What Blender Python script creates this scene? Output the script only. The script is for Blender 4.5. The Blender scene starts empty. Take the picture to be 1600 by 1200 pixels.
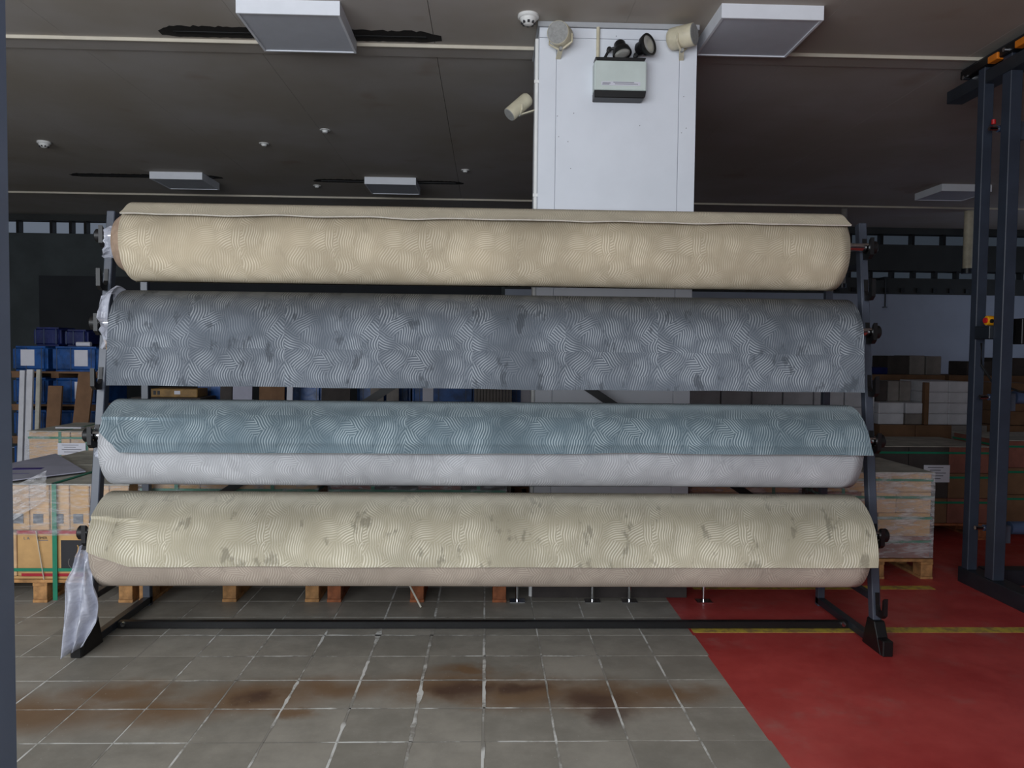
import bpy, bmesh, math, random
from mathutils import Vector, Matrix, noise
random.seed(7)
S = bpy.context.scene
COL = S.collection
R = math.radians

# ------------------------------------------------------------------ camera
FPX, CAMH = 1215.0, 1.6
a = Vector(((762-800)/FPX, (600-550)/FPX, -1)).normalized()      # world +Y in camera axes
b = Vector((1, -.011, 0)); b = (b - b.dot(a)*a).normalized()       # world +X
c = b.cross(a)                                                     # world +Z
cam_d = bpy.data.cameras.new('camera'); cam = bpy.data.objects.new('camera', cam_d); COL.objects.link(cam)
cam_d.sensor_width = 36; cam_d.lens = 36*FPX/1600; cam_d.clip_start = .05
W2C = Matrix((b, a, c)).transposed()
cam.matrix_world = Matrix.Translation((0, 0, CAMH)) @ W2C.transposed().to_4x4()
S.camera = cam

# ------------------------------------------------------------------ world, light, exposure
w = bpy.data.worlds.new('world'); S.world = w; w.use_nodes = True
w.node_tree.nodes['Background'].inputs[0].default_value = (.55, .7, 1, 1)
w.node_tree.nodes['Background'].inputs[1].default_value = .6
def area(name, loc, rot, sx, sy, e, col):
    l = bpy.data.lights.new(name, 'AREA'); l.shape = 'RECTANGLE'; l.size = sx; l.size_y = sy; l.energy = e; l.color = col
    o = bpy.data.objects.new(name, l); COL.objects.link(o); o.location = loc; o.rotation_euler = rot
    return o
# daylight through the shop-front glazing behind the camera
area('window_daylight', (-2.75, -1.62, 2.35), (R(90), 0, 0), 7.4, 2.40, 410, (.92, .96, 1))
# fill light added for the far wall, set at a made-up side window
area('far_wall_fill', (9.3, 10.6, 2.0), (R(90), 0, R(90)), 2.6, 1.6, 5.5, (.72, .84, 1))
S.view_settings.view_transform = 'Standard'; S.view_settings.look = 'None'
S.view_settings.gamma = 1; S.view_settings.use_curve_mapping = False
S.view_settings.exposure = 0.0

# ------------------------------------------------------------------ materials
def lin(rgb):
    return tuple((v/255/12.92 if v/255 <= .04045 else ((v/255+.055)/1.055)**2.4) for v in rgb) + (1,)
class NT:
    def __init__(s, name):
        s.m = bpy.data.materials.new(name); s.m.use_nodes = True
        s.t = s.m.node_tree; s.b = s.t.nodes['Principled BSDF']; s.out = s.t.nodes['Material Output']
    def n(s, typ, **kw):
        nd = s.t.nodes.new(typ)
        for k, v in kw.items(): setattr(nd, k, v)
        return nd
    def l(s, x, y): s.t.links.new(x, y)
    def put(s, sock, v):
        if isinstance(v, bpy.types.NodeSocket): s.l(v, sock)
        else: sock.default_value = v
    def math(s, op, x, y=0.0, z=0.0, clamp=False):
        nd = s.n('ShaderNodeMath', operation=op); nd.use_clamp = clamp
        for i, v in enumerate((x, y, z)): s.put(nd.inputs[i], v)
        return nd.outputs[0]
    def mix(s, f, x, y, blend='MIX'):
        nd = s.n('ShaderNodeMix', data_type='RGBA', blend_type=blend)
        s.put(nd.inputs['Factor'], f); s.put(nd.inputs['A'], x); s.put(nd.inputs['B'], y)
        return [o for o in nd.outputs if o.type == 'RGBA'][0]
    def ramp(s, v, lo, hi, a0=0.0, a1=1.0, smooth=True):
        nd = s.n('ShaderNodeMapRange'); nd.interpolation_type = 'SMOOTHSTEP' if smooth else 'LINEAR'
        s.put(nd.inputs[0], v)
        for i, q in enumerate((lo, hi, a0, a1)): nd.inputs[i+1].default_value = q
        return nd.outputs[0]
    def noise(s, scale, detail=4, rough=.55, vec=None, dim='3D'):
        nd = s.n('ShaderNodeTexNoise', noise_dimensions=dim)
        nd.inputs['Scale'].default_value = scale; nd.inputs['Detail'].default_value = detail; nd.inputs['Roughness'].default_value = rough
        if vec is not None: s.l(vec, nd.inputs['Vector'])
        return nd.outputs['Fac']
    def pos(s): return s.n('ShaderNodeNewGeometry').outputs['Position']
    def obj(s): return s.n('ShaderNodeTexCoord').outputs['Object']
    def bump(s, h, strength=.3, dist=.01):
        nd = s.n('ShaderNodeBump'); nd.inputs['Strength'].default_value = strength; nd.inputs['Distance'].default_value = dist
        s.l(h, nd.inputs['Height']); s.l(nd.outputs[0], s.b.inputs['Normal'])
    def set(s, **kw):
        for k, v in kw.items(): s.put(s.b.inputs[k.replace('_', ' ')], v)

def mat(name, rgb, rough=.6, metal=0., var=.12, scale=8, bump=0., bscale=40, spec=.5):
    t = NT(name); base = lin(rgb)
    f = t.noise(scale, 5, .6, t.obj())
    dk = tuple(v*(1-var*1.6) for v in base[:3])+(1,); lt = tuple(min(1, v*(1+var)) for v in base[:3])+(1,)
    t.set(Base_Color=t.mix(t.ramp(f, .3, .7), dk, lt), Roughness=rough, Metallic=metal, Specular_IOR_Level=spec)
    if bump: t.bump(t.noise(bscale, 4, .6, t.obj()), bump)
    return t.m
M = {}
M['steel'] = mat('painted_steel', (66, 72, 84), .38, 0, .10, 6, spec=.6)
M['dark_steel'] = mat('dark_painted_steel', (34, 39, 46), .40, 0, .12, 6)
M['near_post'] = mat('blue_grey_post_paint', (96, 108, 130), .5, 0, .05, 4)
M['machine'] = mat('machine_grey_paint', (48, 55, 68), .45, 0, .10, 6)
M['black'] = mat('black_plastic', (14, 14, 16), .45, 0, .1)
M['chrome'] = mat('chrome', (210, 212, 215), .15, 1, .03)
M['white_wall'] = mat('white_panel', (218, 222, 230), .55, 0, .025, 2)
M['trim_grey'] = mat('grey_trim', (170, 172, 176), .5, 0, .04)
M['cream'] = mat('cream_metal', (205, 197, 172), .5, 0, .10, 9)
M['grille'] = mat('grey_grille', (150, 150, 148), .7, 0, .10, 60, .3, 300)
M['plastic_white'] = mat('white_plastic', (226, 226, 224), .45, 0, .03)
M['lamp_body'] = mat('white_enamel', (226, 229, 236), .5, 0, .02)
M['lamp_panel'] = mat('light_diffuser_panel', (196, 200, 210), .5, 0, .02)
M['wood'] = mat('pallet_wood', (176, 130, 82), .8, 0, .25, 14, .2, 60)
M['wood_red'] = mat('red_pallet_wood', (150, 88, 54), .8, 0, .25, 14, .2, 60)
M['card'] = mat('cardboard', (192, 152, 100), .8, 0, .10, 6)
M['card2'] = mat('pale_cardboard', (200, 164, 124), .8, 0, .12, 6)
M['card_brown'] = mat('brown_cardboard', (116, 86, 62), .85, 0, .12, 6)
M['card_red'] = mat('reddish_carton', (132, 82, 70), .75, 0, .15, 6)
M['card_dark'] = mat('dark_carton', (62, 56, 54), .8, 0, .15, 6)
M['card_grey'] = mat('grey_carton', (128, 122, 118), .8, 0, .12, 6)
M['card_white'] = mat('white_carton', (200, 200, 206), .7, 0, .08, 5)
M['dusty'] = mat('dusty_sheet', (172, 169, 158), .8, 0, .18, 5)
M['red_print'] = mat('red_print', (160, 26, 40), .6, 0, .06)
M['ink'] = mat('black_print', (34, 33, 38), .55, 0, .08)
M['gold'] = mat('gold_print', (196, 152, 84), .5, 0, .1)
M['box_gold'] = mat('ochre_box_print', (140, 108, 60), .6, 0, .2, 12)
M['tile_grey'] = mat('grey_swatch', (96, 100, 108), .6, 0, .15, 40)
M['strap'] = mat('green_strap', (26, 122, 92), .4, 0, .08, 10)
M['blue'] = mat('blue_wrap', (26, 74, 136), .35, 0, .30, 7, .3, 14)
M['blue_dark'] = mat('dark_blue_wrap', (18, 30, 84), .4, 0, .25, 7, .3, 14)
M['paper'] = mat('white_paper', (206, 206, 216), .7, 0, .03)
M['ink_grey'] = mat('grey_ink', (110, 110, 118), .7, 0, .03)
M['purple'] = mat('purple_print', (72, 58, 132), .6, 0, .1)
M['greyboard'] = mat('grey_board', (166, 166, 182), .7, 0, .07, 4)
M['orange'] = mat('orange_paint', (214, 120, 24), .45, 0, .12)
M['yellow'] = mat('yellow_plastic', (226, 156, 22), .4, 0, .08)
M['redp'] = mat('red_plastic', (190, 30, 34), .4, 0, .08)
M['tube_blue'] = mat('blue_grey_tube', (60, 74, 100), .4, 0, .1)
M['wall_dark'] = mat('dark_wall_paint', (62, 68, 70), .8, 0, .12, 3)
M['wall_darker'] = mat('black_wall_panel', (34, 37, 42), .8, 0, .1, 3)
M['wall_light'] = mat('pale_wall_paint', (158, 165, 180), .7, 0, .04, 2)
M['band_dark'] = mat('dark_bulkhead', (50, 52, 52), .8, 0, .1, 3)
M['hem'] = mat('cut_carpet_edge', (214, 210, 200), .8, 0, .08, 30)
M['core'] = mat('cardboard_core', (190, 158, 116), .8, 0, .1, 20)
M['backing'] = mat('carpet_backing', (150, 128, 110), .9, 0, .1, 30)
M['offwhite'] = mat('white_strapping', (205, 200, 186), .5, 0, .05)
M['soot'] = mat('sooty_black', (28, 24, 22), .9, 0, .2, 30)
M['rubber'] = mat('black_cable', (18, 18, 20), .5)

def emat(name, rgb, e):
    t = NT(name); t.set(Base_Color=lin((30, 34, 40)), Roughness=.1, Emission_Color=lin(rgb), Emission_Strength=e)
    return t.m
M['sky_glass'] = emat('daylit_glass', (190, 205, 228), .22)
M['sky_glass_dim'] = emat('dim_daylit_glass', (150, 168, 190), .08)
t = NT('clear_lens'); t.set(Base_Color=lin((190, 190, 186)), Roughness=.2, Metallic=.4); M['lens'] = t.m

def wrap_mat(name, op, tint=(235, 238, 245), sc=14, rg=(.45, 1.8)):
    t = NT(name)
    mpw = t.n('ShaderNodeMapping'); mpw.inputs['Scale'].default_value = (.5, 1, 2.2); mpw.inputs['Rotation'].default_value = (0, .6, 0); t.l(t.obj(), mpw.inputs['Vector'])
    n1 = t.noise(sc*1.5, 5, .6, mpw.outputs[0]); n2 = t.noise(sc*1.6, 3, .55, mpw.outputs[0])
    t.bump(t.math('ADD', n1, t.math('MULTIPLY', n2, .5)), .9, .03)
    t.set(Base_Color=lin(tint), Roughness=.16, Specular_IOR_Level=.8)
    tr = t.n('ShaderNodeBsdfTransparent'); mx = t.n('ShaderNodeMixShader')
    t.l(t.ramp(n2, .35, .75, op*rg[0], min(1, op*rg[1])), mx.inputs[0])
    t.l(tr.outputs[0], mx.inputs[1]); t.l(t.b.outputs[0], mx.inputs[2]); t.l(mx.outputs[0], t.out.inputs[0])
    return t.m
M['wrap'] = wrap_mat('stretch_film', .22)
M['film'] = wrap_mat('bunched_film', .34, (236, 236, 240), 10)
M['sheet'] = wrap_mat('plastic_sheet', .62, (205, 208, 222), 3.0, (.8, 1.15))

def carpet_mat(name, base, light, stripe=.8, smudge=.5, off=0., sheen=.35, nap=.45):
    """velvet with bundles of parallel wavy lines (repeat 0.49 m), directions changing bundle by bundle, and brushed nap marks"""
    t = NT(name)
    uv = t.n('ShaderNodeUVMap'); uv.uv_map = 'UVMap'
    sp = t.n('ShaderNodeSeparateXYZ'); t.l(uv.outputs[0], sp.inputs[0])
    u0 = t.math('ADD', sp.outputs[0], 10.0+off); v0 = t.math('ADD', sp.outputs[1], 10.0+off*.7)
    # organic warp
    wv = t.n('ShaderNodeTexNoise', noise_dimensions='2D'); wv.inputs['Scale'].default_value = 5.5; wv.inputs['Detail'].default_value = 1
    cmb0 = t.n('ShaderNodeCombineXYZ')
    t.l(t.math('MODULO', u0, .49), cmb0.inputs[0]); t.l(t.math('MODULO', v0, .60), cmb0.inputs[1])
    t.l(cmb0.outputs[0], wv.inputs['Vector'])
    ws = t.n('ShaderNodeSeparateColor'); t.l(wv.outputs['Color'], ws.inputs[0])
    pu = t.math('ADD', t.math('MODULO', u0, .49), t.math('MULTIPLY', t.math('SUBTRACT', ws.outputs[0], .5), .030))
    pv = t.math('ADD', t.math('MODULO', v0, .60), t.math('MULTIPLY', t.math('SUBTRACT', ws.outputs[1], .5), .030))
    cmb = t.n('ShaderNodeCombineXYZ'); t.l(pu, cmb.inputs[0]); t.l(pv, cmb.inputs[1])
    vo = t.n('ShaderNodeTexVoronoi', voronoi_dimensions='2D'); vo.inputs['Scale'].default_value = 9.0; vo.inputs['Randomness'].default_value = .85
    t.l(cmb.outputs[0], vo.inputs['Vector'])
    cs = t.n('ShaderNodeSeparateColor'); t.l(vo.outputs['Color'], cs.inputs[0])
    ps = t.n('ShaderNodeSeparateXYZ'); t.l(vo.outputs['Position'], ps.inputs[0])
    sx_ = t.math('MULTIPLY_ADD', cs.outputs[0], 2.0, -1.0)
    ang = t.math('MULTIPLY_ADD', t.math('MULTIPLY', sx_, t.math('ABSOLUTE', sx_)), 1.25, .12)
    ca, sa = t.math('COSINE', ang), t.math('SINE', ang)
    lx = t.math('SUBTRACT', pu, ps.outputs[0]); ly = t.math('SUBTRACT', pv, ps.outputs[1])
    across = t.math('ADD', t.math('MULTIPLY', lx, ca), t.math('MULTIPLY', ly, sa))
    along = t.math('SUBTRACT', t.math('MULTIPLY', ly, ca), t.math('MULTIPLY', lx, sa))
    curve = t.math('MULTIPLY', t.math('MULTIPLY', along, along), t.math('MULTIPLY_ADD', cs.outputs[1], 9, -4.5))
    wob = t.math('MULTIPLY', t.math('SINE', t.math('MULTIPLY', along, 70)), .0022)
    ph = t.math('MULTIPLY', t.math('ADD', t.math('ADD', across, curve), wob), 2*math.pi/.0128)
    st = t.ramp(t.math('SINE', t.math('ADD', ph, t.math('MULTIPLY', cs.outputs[2], 6.28))), -.35, .85)
    msk = t.ramp(t.noise(3.3, 2, .5, uv.outputs[0], '2D'), .30, .52, .35, 1.0)
    msk2 = t.ramp(vo.outputs['Distance'], .25, .62, 1.0, .35)
    fac = t.math('MULTIPLY', t.math('MULTIPLY', st, msk), t.math('MULTIPLY', msk2, stripe))
    colr = t.mix(fac, lin(base), lin(light))
    # brushed nap: large soft patches and short dark strokes running down the pile
    big = t.ramp(t.noise(2.2, 3, .5, uv.outputs[0], '2D'), .3, .7, .88, 1.08)
    mp = t.n('ShaderNodeMapping'); mp.inputs['Scale'].default_value = (1.5, .75, 1); t.l(uv.outputs[0], mp.inputs['Vector'])
    mp.inputs['Location'].default_value = (off*3, off, 0)
    sm = t.ramp(t.noise(7, 5, .62, mp.outputs[0], '2D'), .60, .70, 0, smudge)
    tint = tuple(v*.52 for v in lin(base)[:3])+(1,)
    colr = t.mix(sm, colr, tint)
    sc = t.n('ShaderNodeVectorMath', operation='SCALE'); t.l(colr, sc.inputs[0]); t.l(big, sc.inputs['Scale'])
    t.set(Base_Color=sc.outputs[0], Roughness=.92, Specular_IOR_Level=.15, Sheen_Weight=sheen, Sheen_Roughness=.4, Sheen_Tint=lin(light))
    fine = t.noise(900, 2, .5, uv.outputs[0], '2D')
    # the pile leans along the sheet: tilt the shading normal along v (nap direction)
    tg = t.n('ShaderNodeTangent', direction_type='UV_MAP'); tg.uv_map = 'UVMap'
    gn = t.n('ShaderNodeNewGeometry').outputs['Normal']
    cr = t.n('ShaderNodeVectorMath', operation='CROSS_PRODUCT'); t.l(gn, cr.inputs[0]); t.l(tg.outputs[0], cr.inputs[1])
    sc2 = t.n('ShaderNodeVectorMath', operation='SCALE'); t.l(cr.outputs[0], sc2.inputs[0]); sc2.inputs['Scale'].default_value = nap
    ad = t.n('ShaderNodeVectorMath', operation='ADD'); t.l(gn, ad.inputs[0]); t.l(sc2.outputs[0], ad.inputs[1])
    nm = t.n('ShaderNodeVectorMath', operation='NORMALIZE'); t.l(ad.outputs[0], nm.inputs[0])
    bp_ = t.n('ShaderNodeBump'); bp_.inputs['Strength'].default_value = .25; bp_.inputs['Distance'].default_value = .002
    t.l(t.math('ADD', t.math('MULTIPLY', st, msk), t.math('MULTIPLY', fine, .5)), bp_.inputs['Height'])
    t.l(nm.outputs[0], bp_.inputs['Normal']); t.l(bp_.outputs[0], t.b.inputs['Normal'])
    return t.m
M['carpet_beige'] = carpet_mat('beige_velvet', (176, 163, 140), (220, 209, 187), .75, .12, .13)
M['carpet_slate'] = carpet_mat('slate_velvet', (104, 111, 120), (178, 184, 191), .85, .65, .37, sheen=.06, nap=.8)
M['carpet_teal'] = carpet_mat('blue_grey_velvet', (104, 121, 130), (182, 196, 202), .9, .12, .71)
M['carpet_silver'] = carpet_mat('silver_velvet', (166, 167, 170), (206, 207, 210), .75, .2, .53)
M['carpet_cream'] = carpet_mat('cream_velvet', (180, 172, 150), (232, 226, 208), .85, .65, .91, nap=.6)
M['carpet_fawn'] = carpet_mat('fawn_velvet', (164, 151, 138), (200, 187, 172), .6, .2, .29)

# floor tiles: grey cement tile with rust and oil stains that sit at fixed places on the floor
def floor_tile_mat():
    t = NT('cement_tile'); p = t.pos()
    oi = t.n('ShaderNodeObjectInfo').outputs['Random']
    f = t.math('MULTIPLY_ADD', t.noise(5, 6, .65, p), .75, t.math('MULTIPLY', oi, .22))
    col = t.mix(t.ramp(f, .25, .75), lin((130, 126, 117)), lin((160, 155, 145)))
    sp = t.n('ShaderNodeSeparateXYZ'); t.l(p, sp.inputs[0])
    wx = t.math('MULTIPLY', t.math('SUBTRACT', t.noise(4.5, 4, .6, p), .5), .35)
    def blob(x, y, rx, ry):
        dx = t.math('DIVIDE', t.math('ADD', t.math('SUBTRACT', sp.outputs[0], x), wx), rx)
        dy = t.math('DIVIDE', t.math('ADD', t.math('SUBTRACT', sp.outputs[1], y), t.math('MULTIPLY', wx, .6)), ry)
        d = t.math('SQRT', t.math('ADD', t.math('MULTIPLY', dx, dx), t.math('MULTIPLY', dy, dy)))
        return t.ramp(d, .15, 1.0, 1, 0)
    rust = None
    for q in ((-1.69, 3.60, .42, .19), (-2.0, 3.40, .7, .28), (-1.07, 3.55, .5, .25), (-.75, 3.64, .45, .2), (-.15, 3.66, .55, .26), (-1.45, 3.42, .5, .2),
              (.16, 3.60, .5, .27), (.55, 3.55, .55, .27), (.85, 3.58, .4, .17), (-.85, 3.4, .2, .08), (-.1, 3.85, .3, .1)):
        bq = blob(*q); rust = bq if rust is None else t.math('MAXIMUM', rust, bq)
    dark = None
    for q in ((-.12, 3.63, .26, .12), (-1.04, 3.56, .16, .09), (.50, 3.52, .26, .17), (.56, 3.40, .15, .2), (.15, 3.64, .2, .09)):
        bq = blob(*q); dark = bq if dark is None else t.math('MAXIMUM', dark, bq)
    col = t.mix(t.math('MULTIPLY', rust, .85), col, lin((118, 88, 58)))
    col = t.mix(t.math('MULTIPLY', dark, .7), col, lin((66, 44, 40)))
    speck = t.ramp(t.noise(70, 2, .5, p), .70, .76)
    col = t.mix(t.math('MULTIPLY', speck, .45), col, lin((180, 180, 174)))
    t.set(Base_Color=col, Roughness=t.ramp(t.noise(3, 3, .5, p), .3, .7, .42, .68), Specular_IOR_Level=.4)
    t.bump(t.noise(60, 4, .6, p), .12, .004)
    return t.m
M['tile'] = floor_tile_mat()
t = NT('white_grout'); p = t.pos()
t.set(Base_Color=t.mix(t.ramp(t.noise(2.6, 5, .7, p), .44, .58), lin((142, 138, 130)), lin((216, 216, 212))), Roughness=.9)
t.bump(t.noise(120, 3, .6, p), .3, .003); M['grout'] = t.m
t = NT('red_floor_paint'); p = t.pos()
cr = t.mix(t.ramp(t.noise(1.4, 6, .65, p), .3, .72), lin((168, 54, 52)), lin((192, 76, 72)))
cr = t.mix(t.math('MULTIPLY', t.ramp(t.noise(2.2, 5, .7, p), .52, .75), .5), cr, lin((164, 120, 114)))
t.set(Base_Color=cr, Roughness=t.ramp(t.noise(5, 4, .6, p), .3, .7, .35, .6)); M['red_floor'] = t.m
t = NT('yellow_line_paint'); p = t.pos()
t.set(Base_Color=t.mix(t.ramp(t.noise(16, 5, .7, p), .42, .62), lin((200, 176, 70)), lin((156, 126, 78))), Roughness=.6); M['line'] = t.m
t = NT('concrete_slab'); p = t.pos()
t.set(Base_Color=t.mix(t.ramp(t.noise(2.5, 6, .6, p), .3, .7), lin((150, 146, 138)), lin((180, 175, 166))), Roughness=.6); M['slab'] = t.m
def ceil_mat():
    t = NT('ceiling_paint'); p = t.pos()
    col = t.mix(t.ramp(t.noise(.7, 4, .6, p), .35, .7), lin((168, 160, 150)), lin((180, 175, 172)))
    # brown water marks around the pillar
    col = t.mix(t.math('MULTIPLY', t.ramp(t.noise(1.6, 3, .5, p), .62, .75), .35), col, lin((146, 122, 98)))
    t.set(Base_Color=col, Roughness=.75, Specular_IOR_Level=.25)
    return t.m
M['ceiling'] = ceil_mat()
M['ceil_trim'] = mat('lit_ceiling_trim', (202, 194, 178), .6, 0, .06, 3)  # light falling on the beam's front edge is put into this paler colour

# ------------------------------------------------------------------ geometry helpers
def g_box(cx, cy, cz, sx, sy, sz):
    x0, x1, y0, y1, z0, z1 = cx-sx/2, cx+sx/2, cy-sy/2, cy+sy/2, cz-sz/2, cz+sz/2
    v = [(x0,y0,z0),(x1,y0,z0),(x1,y1,z0),(x0,y1,z0),(x0,y0,z1),(x1,y0,z1),(x1,y1,z1),(x0,y1,z1)]
    return v, [(0,3,2,1),(4,5,6,7),(0,1,5,4),(1,2,6,5),(2,3,7,6),(3,0,4,7)]
def g_rng(x0, x1, y0, y1, z0, z1): return g_box((x0+x1)/2, (y0+y1)/2, (z0+z1)/2, x1-x0, y1-y0, z1-z0)
def basis(d):
    d = d.normalized(); up = Vector((0, 0, 1)) if abs(d.z) < .95 else Vector((0, 1, 0))
    s = d.cross(up).normalized(); return s, s.cross(d)
def g_bar(p0, p1, w_, h_):
    p0, p1 = Vector(p0), Vector(p1); s, u = basis(p1-p0); v = []
    for p in (p0, p1):
        for i, j in ((-1,-1),(1,-1),(1,1),(-1,1)): v.append(tuple(p+s*i*w_/2+u*j*h_/2))
    return v, [(0,1,2,3),(7,6,5,4),(0,4,5,1),(1,5,6,2),(2,6,7,3),(3,7,4,0)]
def g_lathe(p0, p1, prof, n=24, caps=True):
    """prof: list of (t along p0->p1 in metres, radius)"""
    p0, p1 = Vector(p0), Vector(p1); d = (p1-p0).normalized(); s, u = basis(d); v, f = [], []
    for (tt, r) in prof:
        for k in range(n):
            an = 2*math.pi*k/n; v.append(tuple(p0+d*tt+(s*math.cos(an)+u*math.sin(an))*r))
    for i in range(len(prof)-1):
        for k in range(n):
            k2 = (k+1) % n; f.append((i*n+k, i*n+k2, (i+1)*n+k2, (i+1)*n+k))
    if caps:
        f.append(tuple(range(n-1, -1, -1))); m = (len(prof)-1)*n; f.append(tuple(range(m, m+n)))
    return v, f
def g_cyl(p0, p1, r, n=20):
    L = (Vector(p1)-Vector(p0)).length; return g_lathe(p0, p1, [(0, r), (L, r)], n)
def g_tube(pts, r, n=8):
    v, f = [], []; pts = [Vector(p) for p in pts]
    for i, p in enumerate(pts):
        d = (pts[min(i+1, len(pts)-1)]-pts[max(i-1, 0)]); s, u = basis(d)
        for k in range(n):
            an = 2*math.pi*k/n; v.append(tuple(p+(s*math.cos(an)+u*math.sin(an))*r))
    for i in range(len(pts)-1):
        for k in range(n):
            k2 = (k+1) % n; f.append((i*n+k, i*n+k2, (i+1)*n+k2, (i+1)*n+k))
    f.append(tuple(range(n-1, -1, -1))); m = (len(pts)-1)*n; f.append(tuple(range(m, m+n)))
    return v, f
def g_prism(poly, axis, t0, t1):
    """poly in the two other axes, extruded along axis ('x': (y,z), 'y': (x,z), 'z': (x,y))"""
    n = len(poly)
    def mk(p, q):
        return (q, p[0], p[1]) if axis == 'x' else ((p[0], q, p[1]) if axis == 'y' else (p[0], p[1], q))
    v = [mk(p, t0) for p in poly]+[mk(p, t1) for p in poly]
    f = [tuple(range(n-1, -1, -1)), tuple(range(n, 2*n))]+[(i, (i+1) % n, n+(i+1) % n, n+i) for i in range(n)]
    return v, f
def join(*gs):
    v, f = [], []
    for gv, gf in gs:
        o = len(v); v += list(gv); f += [tuple(i+o for i in q) for q in gf]
    return v, f
def mesh(name, geo, m, bevel=0., smooth=False, segs=1):
    me = bpy.data.meshes.new(name); me.from_pydata(geo[0], [], geo[1])
    bm = bmesh.new(); bm.from_mesh(me)
    bmesh.ops.recalc_face_normals(bm, faces=bm.faces)
    if bevel: bmesh.ops.bevel(bm, geom=list(bm.edges), offset=bevel, segments=segs, affect='EDGES', clamp_overlap=True)
    if smooth:
        for fc in bm.faces: fc.smooth = len(fc.verts) <= 4
        for e in bm.edges:
            if len(e.link_faces) == 2 and e.calc_face_angle(0) > .7: e.smooth = False
    bm.to_mesh(me); bm.free(); me.materials.append(M[m] if isinstance(m, str) else m)
    return me
def link(name, me, parent=None, loc=(0, 0, 0), rot=(0, 0, 0)):
    o = bpy.data.objects.new(name, me); COL.objects.link(o); o.location = loc; o.rotation_euler = rot
    if parent is not None: o.parent = parent
    return o
def origin(o):
    p = Vector((0, 0, 0))
    while o is not None: p = p+o.location; o = o.parent
    return p
def obj(name, geo, m, parent=None, bevel=0., smooth=False, segs=1):
    """geometry given in world coordinates; the object's origin goes to the centre of its base (or its parent's frame)"""
    vs = geo[0]
    lo = [min(v[i] for v in vs) for i in range(3)]; hi = [max(v[i] for v in vs) for i in range(3)]
    cen = Vector(((lo[0]+hi[0])/2, (lo[1]+hi[1])/2, lo[2]))
    me = mesh(name, ([tuple(Vector(v)-cen) for v in vs], geo[1]), m, bevel, smooth, segs)
    return link(name, me, parent, cen-(origin(parent) if parent is not None else Vector((0, 0, 0))))
def tag(o, label=None, cat=None, group=None, kind=None):
    for k, v in (('label', label), ('category', cat), ('group', group), ('kind', kind)):
        if v: o[k] = v
    return o
def thing(name, loc, label, cat, group=None):
    return tag(link(name, None, None, loc), label, cat, group)
def struct(name, geo, m, label=None, **kw):
    o = obj(name, geo, m, **kw); tag(o, label, None, None, 'structure'); return o

# ------------------------------------------------------------------ the room
XL, XR, YB, YF, HC = -9.5, 9.5, -1.7, 12.6, 3.7
floor = struct('floor', g_rng(XL, XR, YB, YF, -.12, -.004), 'slab', 'worn hall floor of cement tiles beside red paint')
T = .3
obj('grout_bed', g_rng(-3.99, 1.185, 2.5, 7.15, -.004, -.0011), 'grout', floor)
tile_me = mesh('tile', g_box(0, 0, -.006, T-.007, T-.007, .012), 'tile', .0006)
tile_slim = mesh('tile_narrow', g_box(0, 0, -.006, T-.014, T-.009, .012), 'tile', .0006)
fo = origin(floor)
for i in range(17):
    for j in range(15):
        x = -3.9+T*i+.15-.003; y = 2.535+T*j+.15
        if x > 1.19: continue
        k = tile_slim if i in (11, 12) else tile_me
        o = link('tile', k, floor, Vector((x+random.uniform(-.0012, .0012), y+random.uniform(-.0012, .0012), random.uniform(-.0006, .0003)))-fo,
                 (random.uniform(-.0006, .0006), random.uniform(-.0006, .0006), random.uniform(-.003, .003)))
# ragged smears of white grout standing over the widest joints
def smear(x0, y0, x1, y1, w0, seed):
    rnd = random.Random(seed); n = 60; L, Rr = [], []
    d = Vector((x1-x0, y1-y0, 0)); nn = Vector((-d.y, d.x, 0)).normalized()
    for k in range(n+1):
        q = Vector((x0, y0, 0))+d*k/n
        g = max(.0, noise.noise(Vector((k*.16, seed*3.1, 0)))*1.1+.55)
        wl = w0*g*rnd.uniform(.55, 1.25); wr = w0*g*rnd.uniform(.55, 1.25)
        L.append(tuple(q+nn*wl+Vector((0, 0, .0012)))); Rr.append(tuple(q-nn*wr+Vector((0, 0, .0012))))
    v = L+Rr; f = [(k, k+1, n+2+k, n+1+k) for k in range(n)]
    o = obj('grout_smear', (v, f), 'grout', floor)
for q in ((-.6, 3.1, -.6, 4.45, .014), (-.3, 3.0, -.3, 4.45, .016), (-.9, 2.9, -.9, 4.4, .009), (0, 3.0, 0, 4.4, .007), (.9, 2.9, .9, 4.35, .005),
          (.3, 2.9, .3, 4.3, .005), (-1.2, 3.3, -1.2, 4.3, .007), (.6, 3.0, .6, 4.3, .005), (-1.5, 2.9, -1.5, 4.35, .005),
          (-1.7, 4.335, .1, 4.335, .008), (-1.5, 4.035, .9, 4.035, .007), (-1.4, 3.735, .7, 3.735, .006), (-1.9, 3.435, .3, 3.435, .006), (-2.0, 3.135, .2, 3.135, .005)):
    smear(*q, seed=int(abs(q[0]*31+q[1]*17)) + 3)
obj('red_paint', g_rng(1.185, XR, YB, YF, -.004, 0), 'red_floor', floor)
for (x0, x1, y0, y1) in ((1.2, XR, 4.375, 4.46), (1.42, 3.1, 5.20, 5.28)):
    obj('yellow_line', g_rng(x0, x1, y0, y1, 0, .0012), 'line', floor)

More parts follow.
